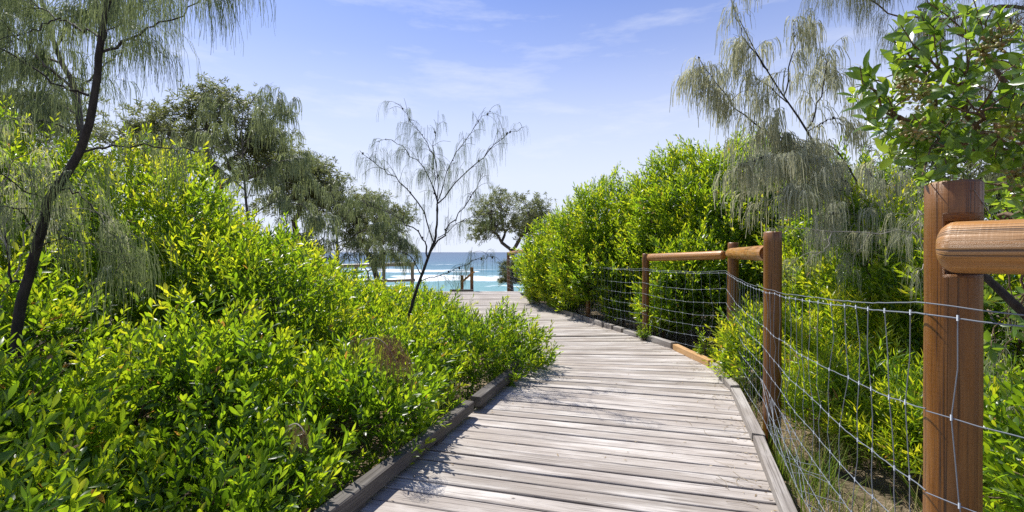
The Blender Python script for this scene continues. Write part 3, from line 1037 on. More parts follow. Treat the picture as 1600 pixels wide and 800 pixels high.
S('wattle_shrub', 'yellow green shrub behind near post under broad leaved branches', 3.9, 3.5, 1.0, 0.7, 1.75, 33, SPR_MID, 250, 0.3, low=-0.4, tint=0.08)
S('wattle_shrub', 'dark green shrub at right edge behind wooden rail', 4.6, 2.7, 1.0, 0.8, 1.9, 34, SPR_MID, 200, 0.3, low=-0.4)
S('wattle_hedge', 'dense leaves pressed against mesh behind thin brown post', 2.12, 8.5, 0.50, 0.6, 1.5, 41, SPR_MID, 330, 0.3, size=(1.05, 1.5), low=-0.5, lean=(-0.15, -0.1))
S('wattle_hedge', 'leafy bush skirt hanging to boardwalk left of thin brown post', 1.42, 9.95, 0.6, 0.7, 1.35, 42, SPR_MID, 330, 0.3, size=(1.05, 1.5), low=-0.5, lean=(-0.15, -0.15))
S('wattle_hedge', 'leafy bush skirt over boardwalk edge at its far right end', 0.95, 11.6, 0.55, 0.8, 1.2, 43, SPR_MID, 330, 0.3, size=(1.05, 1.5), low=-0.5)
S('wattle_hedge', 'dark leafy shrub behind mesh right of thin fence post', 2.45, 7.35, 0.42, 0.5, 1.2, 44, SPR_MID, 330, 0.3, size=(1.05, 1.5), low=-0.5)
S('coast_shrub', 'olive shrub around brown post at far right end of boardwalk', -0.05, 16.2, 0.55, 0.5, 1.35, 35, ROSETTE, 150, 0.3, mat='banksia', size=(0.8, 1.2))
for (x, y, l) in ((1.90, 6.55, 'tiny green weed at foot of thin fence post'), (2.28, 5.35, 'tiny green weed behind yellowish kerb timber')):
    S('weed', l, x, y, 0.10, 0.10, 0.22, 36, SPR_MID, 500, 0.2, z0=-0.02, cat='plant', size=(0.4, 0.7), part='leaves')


# =================================================================== TREES
def sheoak(name, label, trunk, trunk_r, branches, tm, mat, bark='bark_dark', per_m=26, size=(0.7, 1.2), tint=0.0, sub=3, sublen=0.35, start=0.15, sides=8, taper=0.45, cones=0):
    """weeping she-oak: trunk line, branch lines (control points, start radius[, density])"""
    tr = curve(trunk, 26)
    root = thing(name, label, 'tree', (tr[0][0], tr[0][1], tr[0][2]))
    g = Geo()
    g.tube(tr + rng.normal(0, 0.003, tr.shape), np.linspace(1.0, 0.0, len(tr)) ** taper * trunk_r * 0.88 + trunk_r * 0.12 * (1 + rng.normal(0, 0.04, len(tr))), 10, 0.5)
    g.build('trunk', M[bark], root)
    fo, br = Geo(), Geo()
    for b in branches:
        ctrl, r0 = b[0], b[1]
        dens = b[2] if len(b) > 2 else per_m
        pts = curve(ctrl, 16)
        pts[1:-1] += rng.normal(0, 0.012, (len(pts) - 2, 3)) * min(1.0, np.linalg.norm(pts[-1] - pts[0]))
        br.tube(pts, np.linspace(r0, max(0.0016, r0 * 0.25), len(pts)) * rng.uniform(0.85, 1.15, len(pts)), sides, 0.5)
        if cones:
            i = rng.integers(3, len(pts), cones)
            cp = pts[i] + rng.normal(0, 0.006, (cones, 3))
            br.inst(CONE, np.repeat(np.eye(3)[None], cones, 0) * rng.uniform(0.007, 0.012, cones)[:, None, None], cp)
        if dens:
            hang(fo, pts, dens * 0.6, tm, size, start, tint)
        ln = np.sum(np.linalg.norm(np.diff(pts, axis=0), axis=1))
        for _ in range(int(sub * ln / 0.5)):
            t = rng.uniform(max(start, 0.12), 1.0)
            i = min(int(t * 15), 14)
            p = pts[i] + (pts[i + 1] - pts[i]) * (t * 15 - i)
            tg = unit(pts[i + 1] - pts[i])
            d = unit(tg * 0.8 + rng.normal(0, 0.65, 3) + np.array([0, 0, 0.1]))
            l = sublen * rng.uniform(0.5, 1.2) * (1.1 - 0.4 * t)
            sp = np.array([p, p + d * l * 0.5 + np.array([0, 0, 0.02]), p + d * l + np.array([0, 0, -0.12 * l])])
            sp = curve(sp, 6)
            br.tube(sp, np.linspace(max(0.002, r0 * 0.3), 0.0014, 6), 4, 0.5, cap=False)
            if dens:
                hang(fo, sp, dens, tm, size, 0.1, tint)
    br.build('branches', M[bark], root)
    if fo.n:
        fo.build('foliage', M[mat], root)
    return root


def pl(Y, *xy, dy=0.0):
    """line of photo pixels at distance Y, receding by dy along it"""
    n = len(xy)
    return [P(x, y, Y + dy * i / max(1, n - 1)) for i, (x, y) in enumerate(xy)]


# 1 the leaning trunk at the left
Y1 = 2.55
sheoak('leaning_sheoak', 'leaning dark trunked weeping tree at left with thin drooping needles',
       [P(22, 640, Y1)] + pl(Y1, (27, 500), (50, 415), (74, 318), (104, 272), (128, 228), (142, 180), (153, 118), (160, 50), (170, -20), (182, -140), (200, -300)), 0.0255,
       [(pl(Y1, (155, 58), (110, 38), (60, 8), (0, -30), dy=0.3), 0.007, 30), (pl(Y1, (138, 149), (100, 138), (50, 108), (8, 80), (-60, 60), dy=-0.2), 0.0075, 26),
        (pl(Y1, (95, 28), (60, 42), (25, 58), (5, 80), dy=-0.2), 0.004, 20),
        (pl(Y1, (156, 82), (200, 60), (245, 38), (300, 8), (350, -25), dy=0.3), 0.008, 24), (pl(Y1, (158, 66), (190, 30), (230, 5), (270, -30), dy=0.5), 0.005, 30),
        (pl(Y1, (128, 238), (180, 228), (240, 230), (310, 236), (360, 252), (400, 270), dy=0.5), 0.0065, 16),
        (pl(Y1, (85, 298), (120, 300), (155, 335), (180, 372), (205, 425), dy=-0.1), 0.005, 26), (pl(Y1, (60, 390), (90, 372), (130, 378), (175, 398), dy=-0.2), 0.004, 12),
        (pl(Y1, (30, 440), (14, 436), (12, 390), (0, 350), dy=-0.1), 0.008, 6),
        (pl(Y1, (76, 312), (40, 300), (0, 270), (-50, 262), dy=-0.3), 0.005, 26),
        (pl(Y1, (60, 372), (30, 330), (0, 322), dy=-0.3), 0.004, 22),
        (pl(Y1, (168, -10), (230, -50), (300, -60), (360, -40), (400, -20), dy=0.4), 0.008, 34), (pl(Y1, (166, 0), (120, -40), (60, -70), (0, -80), dy=0.2), 0.008, 34),
        (pl(Y1, (164, 10), (200, -30), (240, -40), (280, -25), dy=-0.3), 0.006, 34),
        (pl(Y1, (180, -120), (240, -180), (330, -200), dy=0.6), 0.01, 20), (pl(Y1, (180, -120), (110, -180), (20, -200), dy=0.2), 0.01, 20)],
       TAS_NEAR, 'needle_green', per_m=17, sub=3.2, sublen=0.26, size=(0.6, 1.3), tint=0.02)
Yp = 2.95
sheoak('young_sheoak', 'pale wispy needle sprays around a thin forked twig at left edge', [P(-40, 640, Yp), P(-10, 520, Yp), P(14, 436, Yp), P(12, 390, Yp), P(2, 330, Yp)], 0.010,
       [(pl(Yp, (14, 436), (30, 400), (45, 345), (80, 300), (130, 290), dy=0.2), 0.005, 16), (pl(Yp, (12, 390), (-10, 330), (10, 270), (60, 232), (100, 228), dy=-0.1), 0.005, 18),
        (pl(Yp, (5, 350), (40, 300), (70, 270), (90, 265), dy=0.1), 0.004, 16), (pl(Yp, (40, 350), (100, 325), (160, 335), (200, 380), dy=0.15), 0.004, 18), (pl(Yp, (10, 380), (-30, 320), (-40, 260), (0, 190), (30, 185), dy=0.0), 0.005, 16)],
       TAS_NEAR, 'needle_pale', 'twig_pale', per_m=11, sub=2, sublen=0.2, size=(0.5, 0.95), tint=0.25)
# 2 behind it at the far left
Y2 = 5.6
sheoak('sheoak_tree', 'weeping needle tree behind leaning trunk in upper left corner', [P(150, 470, Y2)] + pl(Y2, (140, 330), (128, 220), (118, 140), (95, 95), (70, 20), (50, -80)), 0.042,
       [(pl(Y2, (118, 140), (80, 110), (30, 60), (-40, 30), dy=-0.6), 0.02), (pl(Y2, (100, 100), (60, 90), (10, 110), (-40, 150), dy=0.5), 0.016), (pl(Y2, (128, 220), (80, 190), (20, 190), (-40, 220), dy=-0.5), 0.016),
        (pl(Y2, (120, 150), (150, 110), (190, 80), (215, 60), dy=0.5), 0.012, 10), (pl(Y2, (90, 70), (110, 30), (150, 10), (180, 0), dy=-0.4), 0.014), (pl(Y2, (75, 30), (30, 0), (-30, -10), dy=0.2), 0.014),
        (pl(Y2, (135, 280), (90, 250), (40, 250), (0, 280), dy=-0.5), 0.014), (pl(Y2, (125, 180), (60, 150), (0, 150), dy=0.4), 0.014)],
       TAS_MID, 'needle_green', 'bark_grey', per_m=26, sub=4, sublen=0.5, size=(0.8, 1.4))
# 5 the bare young tree in the middle
Y5 = 5.0
sheoak('young_sheoak', 'slender bare young tree with few drooping needle tufts in centre left', [P(630, 560, Y5)] + pl(Y5, (638, 500), (650, 455), (668, 405), (680, 370), (683, 338), (683, 316)), 0.020,
       [(pl(Y5, (668, 405), (660, 372), (630, 345), (590, 325), (560, 312), dy=0.3), 0.009, 5), (pl(Y5, (672, 395), (705, 350), (735, 310), (755, 270), dy=-0.3), 0.009, 5),
        (pl(Y5, (678, 380), (655, 320), (620, 280), (590, 258), (562, 235), dy=-0.4), 0.008, 9), (pl(Y5, (683, 340), (680, 300), (660, 262), (635, 235), (610, 218), (590, 222), dy=0.4), 0.007, 11),
        (pl(Y5, (682, 330), (683, 260), (662, 218), (640, 185), (625, 162), dy=0.3), 0.006, 10), (pl(Y5, (682, 320), (705, 255), (730, 215), (748, 190), (766, 174), dy=0.5), 0.006, 9),
        (pl(Y5, (684, 318), (720, 280), (760, 238), (795, 208), (820, 198), dy=-0.5), 0.0075, 9), 
        (pl(Y5, (683, 318), (676, 255), (680, 215), (684, 195), dy=0.1), 0.004, 7), (pl(Y5, (655, 440), (700, 425), (745, 405), (770, 402), dy=-0.4), 0.005, 8),
        (pl(Y5, (660, 430), (640, 400), (612, 390), (600, 395), dy=-0.2), 0.006, 10), (pl(Y5, (684, 372), (720, 345), (750, 340), (770, 330), dy=0.3), 0.005, 6)],
       TAS_NEAR, 'needle_green', 'bark_dark', per_m=26, sub=6.5, sublen=0.27, size=(0.5, 1.0), tint=-0.3, cones=4)
# weeping tree in the left middle distance
Y3 = 8.8
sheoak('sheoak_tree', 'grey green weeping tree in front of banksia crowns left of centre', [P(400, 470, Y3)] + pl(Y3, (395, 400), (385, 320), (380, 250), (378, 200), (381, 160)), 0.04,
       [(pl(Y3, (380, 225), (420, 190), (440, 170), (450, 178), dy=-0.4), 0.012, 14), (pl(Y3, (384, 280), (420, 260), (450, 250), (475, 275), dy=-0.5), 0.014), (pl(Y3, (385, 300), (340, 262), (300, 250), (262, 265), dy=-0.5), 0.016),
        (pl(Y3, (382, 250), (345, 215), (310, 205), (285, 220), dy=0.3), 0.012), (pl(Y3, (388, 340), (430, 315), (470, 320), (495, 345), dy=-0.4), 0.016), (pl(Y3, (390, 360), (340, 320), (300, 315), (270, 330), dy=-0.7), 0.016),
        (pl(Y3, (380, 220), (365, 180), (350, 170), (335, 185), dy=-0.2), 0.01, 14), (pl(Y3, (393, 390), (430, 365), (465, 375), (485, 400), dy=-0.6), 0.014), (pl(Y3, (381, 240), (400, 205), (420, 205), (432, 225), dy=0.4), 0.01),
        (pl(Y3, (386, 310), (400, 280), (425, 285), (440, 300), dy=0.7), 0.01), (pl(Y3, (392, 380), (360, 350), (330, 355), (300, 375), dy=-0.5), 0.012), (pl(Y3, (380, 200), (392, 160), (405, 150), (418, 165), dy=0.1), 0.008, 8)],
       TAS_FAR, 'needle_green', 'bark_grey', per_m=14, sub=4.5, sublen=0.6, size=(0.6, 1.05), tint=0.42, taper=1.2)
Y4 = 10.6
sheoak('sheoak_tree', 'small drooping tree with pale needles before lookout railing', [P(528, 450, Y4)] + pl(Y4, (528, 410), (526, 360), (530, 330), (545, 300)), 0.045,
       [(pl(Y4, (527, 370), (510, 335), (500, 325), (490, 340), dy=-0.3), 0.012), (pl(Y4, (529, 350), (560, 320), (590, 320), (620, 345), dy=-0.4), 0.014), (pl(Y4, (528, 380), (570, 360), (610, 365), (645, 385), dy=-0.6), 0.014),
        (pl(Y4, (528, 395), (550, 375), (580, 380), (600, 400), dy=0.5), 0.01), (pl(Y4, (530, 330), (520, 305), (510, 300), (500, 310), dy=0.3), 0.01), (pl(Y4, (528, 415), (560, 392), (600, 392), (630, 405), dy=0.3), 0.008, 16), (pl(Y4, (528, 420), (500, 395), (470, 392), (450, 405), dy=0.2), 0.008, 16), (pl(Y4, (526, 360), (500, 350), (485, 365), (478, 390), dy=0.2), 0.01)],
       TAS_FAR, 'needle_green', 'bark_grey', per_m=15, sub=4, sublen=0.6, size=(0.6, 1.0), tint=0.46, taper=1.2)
# 7 the weeping tree on the right
Y7 = 4.7
sheoak('weeping_sheoak', 'grey weeping tree on right with long needle curtains above rail posts', [P(1462, 560, Y7)] + pl(Y7, (1450, 470), (1425, 400), (1385, 340), (1335, 300), (1290, 255), (1262, 205), (1225, 150), (1195, 105), (1160, 40), (1142, 0)), 0.022,
       [(pl(Y7, (1335, 300), (1280, 245), (1210, 210), (1160, 180), (1120, 130), (1092, 90), dy=-0.3), 0.012, 44), (pl(Y7, (1340, 302), (1300, 270), (1250, 250), (1200, 245), (1160, 262), dy=-0.7), 0.010, 34),
        (pl(Y7, (1400, 360), (1350, 310), (1300, 290), (1250, 290), (1225, 310), dy=-0.8), 0.010, 26), (pl(Y7, (1262, 200), (1285, 140), (1290, 100), (1280, 80), dy=0.3), 0.009, 26), (pl(Y7, (1225, 150), (1235, 95), (1240, 50), (1238, 30), dy=-0.2), 0.008, 24),
        (pl(Y7, (1200, 110), (1170, 70), (1150, 30), (1146, -10), dy=-0.2), 0.008, 22), (pl(Y7, (1230, 160), (1195, 130), (1170, 115), (1160, 120), dy=0.2), 0.007, 28), (pl(Y7, (1262, 205), (1300, 185), (1320, 190), dy=-0.2), 0.006, 26),
        (pl(Y7, (1420, 395), (1370, 370), (1330, 330), (1300, 335), dy=-0.9), 0.008, 16), (pl(Y7, (1440, 430), (1420, 350), (1400, 300), (1380, 280), dy=-0.5), 0.010, 18),
        (pl(Y7, (1430, 410), (1400, 330), (1360, 270), (1350, 255), dy=0.6), 0.010, 8), (pl(Y7, (1350, 312), (1310, 240), (1260, 225), (1220, 230), dy=0.6), 0.01, 14),
        (pl(Y7, (1445, 450), (1480, 380), (1500, 320), dy=0.5), 0.010, 8)],
       TAS_MID, 'needle_pale', 'bark_dark', per_m=34, sub=4, sublen=0.34, size=(0.7, 1.25), tint=0.26, taper=1.0, cones=3)
# low branch reaching over the mesh
Y8 = 3.5
sheoak('young_sheoak', 'pale twigged low weeping branch reaching across behind second post', [P(1500, 640, Y8 + 0.2), P(1490, 500, Y8 + 0.1), P(1470, 400, Y8), P(1450, 368, Y8)], 0.02,
       [(pl(Y8, (1470, 395), (1430, 364), (1350, 363), (1285, 362), (1240, 355), (1222, 366), dy=0.15), 0.0055, 22), (pl(Y8, (1300, 363), (1290, 390), (1270, 400), (1250, 420), dy=-0.1), 0.003, 20),
        (pl(Y8, (1450, 370), (1440, 330), (1432, 340), (1420, 380), dy=-0.4), 0.005, 18), (pl(Y8, (1490, 480), (1450, 420), (1430, 430), dy=-0.3), 0.005, 16), (pl(Y8, (1480, 430), (1540, 400), (1580, 420), dy=-0.2), 0.006, 34),
        (pl(Y8, (1360, 363), (1345, 385), (1335, 400), (1330, 430), dy=0.1), 0.003, 18)],
       TAS_NEAR, 'needle_pale', 'twig_pale', per_m=18, sub=2.0, sublen=0.22, size=(0.5, 0.95), tint=0.12)
# hanging in from the top right corner
Y9 = 3.3
sheoak('tall_sheoak', 'weeping tree whose needles hang into top right corner', [P(1790, 640, Y9 + 0.3), P(1770, 300, Y9 + 0.2), P(1740, 60, Y9 + 0.1), P(1700, -160, Y9)], 0.06,
       [(pl(Y9, (1740, 60), (1600, 10), (1480, 30), (1400, 25), (1330, -10), dy=0.4), 0.016, 36), (pl(Y9, (1720, -40), (1600, -70), (1450, -60), (1350, -50), (1300, -30), dy=0.3), 0.016, 44),
        (pl(Y9, (1745, 100), (1640, 90), (1560, 110), (1500, 150), dy=0.6), 0.012, 36), (pl(Y9, (1755, 200), (1660, 170), (1580, 180), (1500, 220), dy=0.9), 0.012, 36), (pl(Y9, (1710, -100), (1560, -110), (1430, -70), (1380, -40), dy=0.9), 0.012, 36),
        (pl(Y9, (1760, 250), (1680, 230), (1610, 240), (1560, 280), dy=0.5), 0.012, 34)],
       TAS_NEAR, 'needle', 'twig', per_m=34, sub=3.2, sublen=0.34, size=(0.75, 1.25))
Yr = 2.0
sheoak('young_sheoak', 'sparse drooping needles at right edge below wooden rail', [P(1700, 900, Yr + 0.4), P(1680, 600, Yr + 0.3), P(1650, 480, Yr + 0.2)], 0.012,
       [(pl(Yr, (1680, 560), (1620, 520), (1580, 530), (1560, 560), dy=0.1), 0.004, 22), (pl(Yr, (1660, 500), (1630, 470), (1590, 480), (1575, 500), dy=0.2), 0.004, 24), (pl(Yr, (1690, 680), (1640, 620), (1600, 630), (1580, 650), dy=0.0), 0.004, 22)],
       TAS_NEAR, 'needle_pale', 'twig', per_m=24, sub=2, sublen=0.15, size=(0.5, 0.85))


def banksia(name, label, base, crown, tips, rt=0.010, size=(1.0, 1.7), per_tip=5, clump=0.30, tint=0.0, fork=None, bark='bark_grey'):
    """gnarled tree: crown = list of ellipsoids (centre, radii, weight)"""
    root = thing(name, label, 'tree', tuple(base))
    T = []
    w = np.array([c[2] for c in crown], float)
    for (c, r, _), n in zip(crown, np.maximum(1, (tips * w / w.sum()).astype(int))):
        d = unit(rng.normal(size=(n, 3))) * (rng.random((n, 1)) ** 0.38)
        T.append(np.asarray(c) + d * np.asarray(r))
    T = np.concatenate(T)
    br = Geo()
    start = np.asarray(base, float)
    if fork is not None:
        fk = np.asarray(fork, float)
        g2 = Geo()
        r = grow(br, fk, T, rt, 6, (0.25, 0.42), 0.09)
        pts = curve([start - np.array([0, 0, 0.3]), start * 0.5 + fk * 0.5 + rng.normal(0, 0.08, 3), fk], 10)
        g2.tube(pts, np.linspace(r * 1.15, r * 0.95, 10), 9, 0.5)
        g2.build('trunk', M[bark], root)
    else:
        grow(br, start, T, rt, 6, (0.25, 0.42), 0.09)
    br.build('branches', M[bark], root)
    fo = Geo()
    n = len(T) * per_tip
    pos = np.repeat(T, per_tip, 0) + rng.normal(0, clump * 0.5, (n, 3)) * np.array([1, 1, 0.55])
    c = np.average([np.asarray(k[0]) for k in crown], axis=0, weights=w)
    ax = unit(unit(pos - c) * 0.5 + np.array([0, 0, 0.6]) + rng.normal(0, 0.35, (n, 3)))
    scatter(fo, ROSETTE, pos, ax, rng.uniform(size[0], size[1], n), tint + rng.normal(0, 0.12, n))
    fo.build('foliage', M['banksia'], root)
    return root


def el(x, y, Y, rx, rz, ry=None, w=1.0):
    s = Y / F
    return (P(x, y, Y), (rx * s, (ry if ry else rx) * s, rz * s), w)


banksia('banksia_tree', 'broad olive banksia crown rising highest left of centre', (-6.0, 10.2, 0), [el(335, 160, 10.2, 50, 26, w=1.2), el(265, 195, 10.0, 55, 28, w=1.2), el(405, 205, 10.4, 45, 34), el(330, 235, 10.3, 90, 40, w=1.5), el(420, 260, 10.6, 50, 45, w=1.2)],
        230, 0.007, (1.0, 1.7), 7, 0.34, fork=P(330, 320, 10.2))
banksia('banksia_tree', 'dark trunked banksia with round crown left of lookout railing', (-5.1, 12.0, -0.1), [el(455, 262, 12, 46, 28, w=1), el(495, 283, 12, 42, 32, w=1), el(465, 315, 12, 60, 24, w=0.7), el(515, 305, 11.6, 26, 24, w=0.5)],
        190, 0.008, (1.1, 1.8), 6, 0.36, fork=P(474, 385, 12))
banksia('banksia_tree', 'small round banksia crown behind pale drooping tree', (-3.6, 12.6, -0.1), [el(565, 320, 12.6, 42, 24, w=1), el(605, 340, 12.6, 34, 22, w=0.7), el(540, 345, 12.4, 40, 30, w=0.9), el(590, 365, 12.4, 50, 22, w=0.7)],
        140, 0.008, (1.1, 1.7), 6, 0.36, fork=P(572, 392, 12.6))
banksia('banksia_tree', 'lone banksia with dark twisted branches at end of boardwalk', (0.02, 18.0, -0.4), [el(800, 322, 18, 55, 22, w=1.3), el(760, 345, 18, 28, 22, w=0.6), el(845, 335, 18, 32, 24, w=0.8), el(815, 355, 18, 60, 22, w=1.0), el(850, 370, 18, 34, 26, w=0.8), el(750, 365, 18, 24, 14, w=0.4)],
        190, 0.0095, (1.3, 2.1), 6, 0.36, fork=P(803, 412, 18))
banksia('banksia_tree', 'low twiggy banksia scrub behind green shrubs left of railing', (-5.2, 11.0, -0.1), [el(440, 380, 10.8, 60, 34), el(490, 402, 11, 44, 26), el(390, 360, 10.5, 50, 40)], 80, 0.008, (0.9, 1.5), 2, 0.34, fork=(-5.2, 11.0, 0.35))
banksia('banksia_tree', 'shadowed banksia far behind tall yellow green shrub', (-9.5, 10.5, 0), [el(150, 220, 11, 90, 60), el(40, 190, 11, 80, 70), el(220, 260, 10.5, 50, 60)], 110, 0.012, (1.2, 2.0), 6, 0.42, fork=(-9.5, 10.8, 1.4))
banksia('banksia_tree', 'olive banksia behind weeping tree on far right', (7.6, 8.2, 0), [el(1420, 300, 8.2, 70, 80), el(1540, 270, 8.0, 80, 90), el(1350, 360, 8.4, 60, 60), el(1460, 215, 8.0, 60, 40, w=0.7), el(1600, 300, 7.6, 60, 80)], 260, 0.008, (1.0, 1.6), 6, 0.4, fork=(7.6, 8.2, 1.2))

banksia('banksia_tree', 'sparse olive scrub in front of lookout railing posts', (-3.9, 13.4, -0.1), [el(520, 400, 13.4, 50, 22), el(600, 404, 13.2, 44, 18), el(560, 385, 13.4, 60, 16)],
        26, 0.006, (0.9, 1.4), 3, 0.30, fork=(-4.2, 13.4, 0.3))

# broad leaved tree at the right, close
bl = thing('broad_leaved_tree', 'glossy broad leaved branches with brown berry clusters at upper right', 'tree', (2.35, 1.75, Z0))
TR = Geo()
trunk = curve([(2.35, 1.75, Z0 - 0.1), (2.1, 1.72, 0.7), (1.95, 1.62, 1.1), (2.0, 1.6, 1.55)], 14)
TR.tube(trunk, np.linspace(0.035, 0.022, 14), 9)
TR.build('trunk', M['bark_grey'], bl)
lb = Geo()
lb.tube(curve([P(1500, 400, 1.5), P(1550, 442, 1.45), P(1602, 492, 1.42), P(1700, 590, 1.5), (2.25, 1.74, 0.45)], 12), np.linspace(0.009, 0.018, 12), 8)
lb.build('dead_limb', M['bark_dark'], bl)
tips = []
for (x, y, Y, n, sx, sy) in ((1345, 112, 1.25, 2, 12, 8), (1362, 168, 1.28, 4, 16, 14), (1420, 120, 1.3, 9, 28, 26), (1400, 185, 1.3, 7, 24, 20), (1470, 60, 1.35, 12, 40, 30), (1560, 40, 1.4, 12, 40, 30), (1540, 110, 1.32, 14, 44, 30),
                             (1590, 170, 1.3, 12, 30, 30), (1500, 170, 1.3, 10, 34, 24), (1460, 225, 1.28, 7, 26, 18), (1450, 250, 1.2, 4, 18, 12), (1560, 230, 1.3, 10, 34, 26), (1530, 290, 1.45, 6, 30, 18), (1390, 230, 1.5, 3, 20, 20),
                             (1470, 10, 1.4, 7, 34, 14), (1590, 290, 1.4, 6, 20, 20), (1345, 145, 1.22, 3, 14, 20), (1300, 560, 0, 0, 1, 1), (1585, 330, 1.75, 8, 34, 20), (1600, 420, 1.9, 8, 34, 40), (1590, 560, 1.9, 7, 30, 50), (1640, 80, 1.4, 14, 40, 60), (1660, 220, 1.4, 12, 40, 60)):
    for _ in range(int(n * 0.8 + 0.5)):
        tips.append(P(x + rng.normal(0, sx), y + rng.normal(0, sy), Y + rng.normal(0, 0.08)))
tips = np.array(tips)
br = Geo()
grow(br, (1.95, 1.62, 1.35), tips, 0.0022, 6, (0.3, 0.45), 0.07)
br.build('branches', M['twig'], bl)
fo = Geo()
rep = tips[rng.permutation(len(tips))]
c0 = np.array([1.95, 1.62, 1.35])
ax = unit(unit(rep - c0) * 0.7 + np.array([-0.15, -0.1, 0.25]) + rng.normal(0, 0.45, rep.shape))
scatter(fo, SPR_GLOSS, rep - ax * 0.1, ax, rng.uniform(0.55, 0.95, len(rep)), rng.normal(0.10, 0.15, len(rep)))
fo.build('foliage', M['glossy'], bl)
# berry clusters: a small panicle of beads each
for (x, y, Y) in ((1415, 130, 1.2), (1440, 150, 1.2), (1535, 78, 1.23), (1555, 62, 1.25), (1432, 205, 1.18), (1585, 200, 1.2), (1590, 275, 1.22)):
    p0 = P(x, y, Y)
    b = Geo()
    n = 34
    pos = p0 + rng.normal(0, 1, (n, 3)) * np.array([0.020, 0.016, 0.016])
    st = np.repeat((np.eye(3))[None], n, 0) * rng.uniform(0.0036, 0.0056, n)[:, None, None]
    b.inst(bead, st, pos, rng.uniform(0, 1, n))
    for q in pos:
        b.tube([p0 + np.array([0.01, 0.015, 0.0]), (p0 + q) / 2 + 0.004, q], 0.0006, 3, 0.8, cap=False)
    b.build('berry_cluster', M['berry'], bl)

# dead brown sprays caught in the shrubs
def dead_spray(label, x, y, Y, w, h, n, size):
    p = P(x, y, Y)
    root = thing('dead_spray', label, 'dead branch', tuple(p))
    tw = Geo()
    ln = curve([P(x - w * 0.4, y + 4, Y + 0.08), P(x, y, Y), P(x + w * 0.35, y + h * 0.2, Y - 0.03), P(x + w * 0.6, y + h * 0.55, Y - 0.05)], 10)
    tw.tube(ln, np.linspace(0.004, 0.0015, 10), 5)
    tw.build('twig', M['twig_pale'], root)
    f = Geo()
    hang(f, ln, n, TAS_NEAR, size, 0.05)
    f.build('needles', M['dead'], root)


dead_spray('dead brown needle spray hanging on green shrub at centre left', 588, 528, 2.75, 55, 80, 70, (0.6, 1.0))
dead_spray('small faded brown needle tuft low in shrubs near grey kerb timber', 462, 662, 2.0, 25, 30, 60, (0.25, 0.4))


# ============================================================ GROUND COVER
def blades(name, pts, length, width, mat, lean=0.5, tint=(0.1, 0.8), segs=3):
    g = Geo()
    n = len(pts)
    L = rng.uniform(length[0], length[1], n)
    a = rng.uniform(0, 2 * math.pi, n)
    h = np.stack([np.cos(a), np.sin(a), np.zeros(n)], -1)
    side = np.stack([-np.sin(a), np.cos(a), np.zeros(n)], -1)
    ln = rng.uniform(0.1, 1.0, n) * lean
    s = np.linspace(0, 1, segs + 1)
    V = pts[:, None, :] + h[:, None, :] * (L * ln)[:, None, None] * (s ** 1.8)[None, :, None]
    V[:, :, 2] += L[:, None] * (s * (1 - 0.35 * ln[:, None] * s))
    w = (width * (1 - s) ** 0.7 * 0.5 + 0.0003)[None, :, None]
    Vl, Vr = V - side[:, None, :] * w, V + side[:, None, :] * w
    VV = np.concatenate([Vl, Vr], 1)
    q = np.array([(j, j + 1, segs + 2 + j, segs + 1 + j) for j in range(segs)])
    Q = q[None] + (np.arange(n) * (2 * segs + 2))[:, None, None]
    t = np.repeat(rng.uniform(tint[0], tint[1], n), 2 * segs + 2)
    g.add(VV.reshape(-1, 3), Q.reshape(-1, 4), t)
    o = g.build(name, M[mat], None, kind='stuff')
    return o


def field(n, x0, x1, y0, y1, dens_scale=1.6, thr=-0.1, seed=0.0, right=True):
    p = np.stack([rng.uniform(x0, x1, n), rng.uniform(y0, y1, n)], -1)
    if right:
        p = p[p[:, 0] > deckR(p[:, 1]) + 0.10]
    else:
        p = p[p[:, 0] < deckL(p[:, 1]) - 0.12]
    k = np.array([noise.noise(Vector((a[0] * dens_scale + seed, a[1] * dens_scale, seed))) for a in p]) > thr
    p = p[k]
    return np.array([(a[0], a[1], terrain_z(a[0], a[1]) - 0.01) for a in p])


gp = field(26000, 0.9, 4.5, 0.6, 5.2, 1.6, -0.08, 2.0)
gp = gp[(gp[:, 1] > 2.7) | (rng.random(len(gp)) < 0.30)]
o = blades('grass', gp, (0.10, 0.42), 0.006, 'grass', 0.7, (0.1, 0.9))
o['label'] = 'green and yellow grass growing behind the wire mesh'
o = blades('dry_grass', field(20000, 0.9, 3.6, 0.8, 4.2, 1.2, -0.35, 6.0), (0.05, 0.20), 0.0028, 'straw', 1.8, (0.1, 1.0))
o['label'] = 'dry straw coloured grass lying on the sand behind the mesh'
o = blades('undergrowth', field(5000, -5.5, 0.0, 1.0, 8.0, 1.0, -0.5, 9.0, False), (0.12, 0.40), 0.009, 'grass', 0.7, (0.0, 0.5))
o['label'] = 'dark grassy undergrowth below the shrubs on the left'

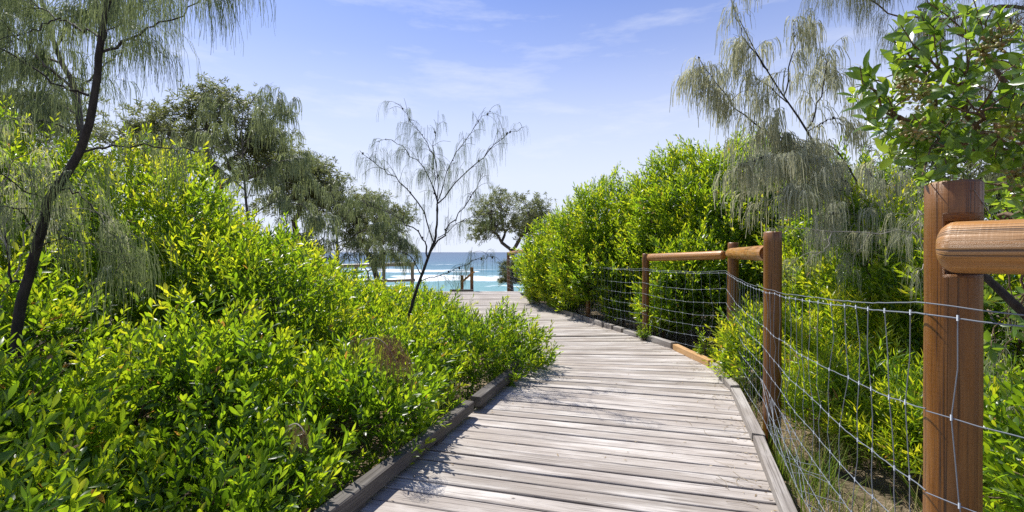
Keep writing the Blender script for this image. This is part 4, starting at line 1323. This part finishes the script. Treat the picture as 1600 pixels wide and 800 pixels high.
# leaf litter on the boards
lit = Geo()
FL = leaf_tmpl(0.035, 0.009, 2, 0, 0.25, 0.5)
n = 850
t = rng.uniform(1.6, 11.5, n)
sd = rng.random(n)
x = np.where(sd < 0.70, deckR(t) + 0.03 - np.abs(rng.normal(0, 0.11, n)), np.where(sd < 0.85, deckL(t) + 0.02 + np.abs(rng.normal(0, 0.16, n)), rng.uniform(0.05, 0.95, n) * (deckR(t) - deckL(t)) + deckL(t)))
pos = np.stack([x, t, np.full(n, 0.0065)], -1)
ax = np.stack([rng.normal(0, 0.2, n), rng.normal(0, 0.2, n), np.ones(n)], -1)
lit.inst(FL, frames(ax) * rng.uniform(0.25, 0.9, n)[:, None, None], pos, rng.random(n))
for _ in range(110):
    tt = rng.uniform(1.7, 8)
    xx = deckR(tt) - abs(rng.normal(0, 0.18)) - 0.02
    a = rng.uniform(0, 6.3)
    l = rng.uniform(0.04, 0.16)
    d = np.array([math.cos(a), math.sin(a), 0]) * l
    p = np.array([xx, tt, 0.005])
    lit.tube([p, p + d * 0.5 + np.array([d[1], -d[0], 0]) * 0.12, p + d], 0.0011, 3, rng.random(), cap=False)
o = lit.build('leaf_litter', M['straw'], None, kind='stuff')
o['label'] = 'scattered dry leaves and needles on the boardwalk edges'

# ==================================================================== LIGHT
SUN_EL = math.radians(59)
sd = unit(np.array([-0.62, 0.72, 0.0]))
sunv = Vector((sd[0] * math.cos(SUN_EL), sd[1] * math.cos(SUN_EL), math.sin(SUN_EL)))
w = bpy.data.worlds.new('World')
scene.world = w
w.use_nodes = True
nt = w.node_tree
nt.nodes.clear()
out = nt.nodes.new('ShaderNodeOutputWorld')
bg = nt.nodes.new('ShaderNodeBackground')
sky = nt.nodes.new('ShaderNodeTexSky')
sky.sky_type = 'NISHITA'
sky.sun_disc = False
sky.sun_elevation = SUN_EL
sky.sun_rotation = math.atan2(sd[0], sd[1])
sky.air_density = 1.0
sky.dust_density = 0.6
sky.ozone_density = 2.0
bg.inputs['Strength'].default_value = 0.10
tc = nt.nodes.new('ShaderNodeTexCoord')
mp = nt.nodes.new('ShaderNodeMapping')
mp.inputs['Scale'].default_value = (2.2, 2.2, 11)
nt.links.new(tc.outputs['Generated'], mp.inputs['Vector'])
nz = nt.nodes.new('ShaderNodeTexNoise')
nz.inputs['Scale'].default_value = 1.6
nz.inputs['Detail'].default_value = 7
nz.inputs['Roughness'].default_value = 0.62
nt.links.new(mp.outputs[0], nz.inputs['Vector'])
rp = nt.nodes.new('ShaderNodeValToRGB')
rp.color_ramp.elements[0].position = 0.52
rp.color_ramp.elements[0].color = (0, 0, 0, 1)
rp.color_ramp.elements[1].position = 0.80
rp.color_ramp.elements[1].color = (0.5, 0.5, 0.5, 1)
nt.links.new(nz.outputs['Fac'], rp.inputs[0])
mx = nt.nodes.new('ShaderNodeMix')
mx.data_type = 'RGBA'
mx.inputs[7].default_value = (6.3, 6.5, 7.1, 1)
nt.links.new(rp.outputs[0], mx.inputs['Factor'])
# the pale sea air low over the horizon
sx = nt.nodes.new('ShaderNodeSeparateXYZ')
nt.links.new(tc.outputs['Generated'], sx.inputs[0])
hz = nt.nodes.new('ShaderNodeValToRGB')
he = hz.color_ramp.elements
he[0].position, he[0].color = 0.0, (1, 1, 1, 1)
he[1].position, he[1].color = 0.56, (0.0, 0.0, 0.0, 1)
for hp, hv in ((0.16, 0.9), (0.27, 0.68), (0.40, 0.30)):
    e = he.new(hp)
    e.color = (hv, hv, hv, 1)
nt.links.new(sx.outputs[2], hz.inputs[0])
grade = nt.nodes.new('ShaderNodeMix')
grade.data_type = 'RGBA'
grade.blend_type = 'MULTIPLY'
grade.inputs['Factor'].default_value = 1.0
grade.inputs[7].default_value = (0.60, 0.72, 1.12, 1)
nt.links.new(sky.outputs[0], grade.inputs[6])
air = nt.nodes.new('ShaderNodeMix')
air.data_type = 'RGBA'
air.inputs[7].default_value = (5.6, 6.05, 7.1, 1)
nt.links.new(hz.outputs[0], air.inputs['Factor'])
nt.links.new(grade.outputs[2], air.inputs[6])
nt.links.new(air.outputs[2], mx.inputs[6])
nt.links.new(mx.outputs[2], bg.inputs['Color'])
nt.links.new(bg.outputs[0], out.inputs['Surface'])

ld = bpy.data.lights.new('sun', 'SUN')
ld.energy = 4.9
ld.angle = math.radians(0.53)
ld.color = (1.0, 0.955, 0.88)
lo = bpy.data.objects.new('sun', ld)
COL.objects.link(lo)
lo.rotation_euler = (-sunv).to_track_quat('-Z', 'Y').to_euler()
lo.location = (0, 0, 20)

cam = bpy.data.cameras.new('camera')
cam.sensor_width = 36
cam.lens = 36 * F / 1600
cam.shift_y = -6 / 1600
cam.clip_start = 0.05
cam.clip_end = 60000
co = bpy.data.objects.new('camera', cam)
COL.objects.link(co)
co.location = (0, 0, HC)
co.rotation_euler = (math.radians(90), 0, 0)
scene.camera = co

scene.view_settings.view_transform = 'Standard'
scene.view_settings.look = 'None'
scene.view_settings.gamma = 1
scene.view_settings.exposure = 0.6
scene.cycles.max_bounces = 8
scene.cycles.transparent_max_bounces = 4
scene.cycles.use_denoising = False
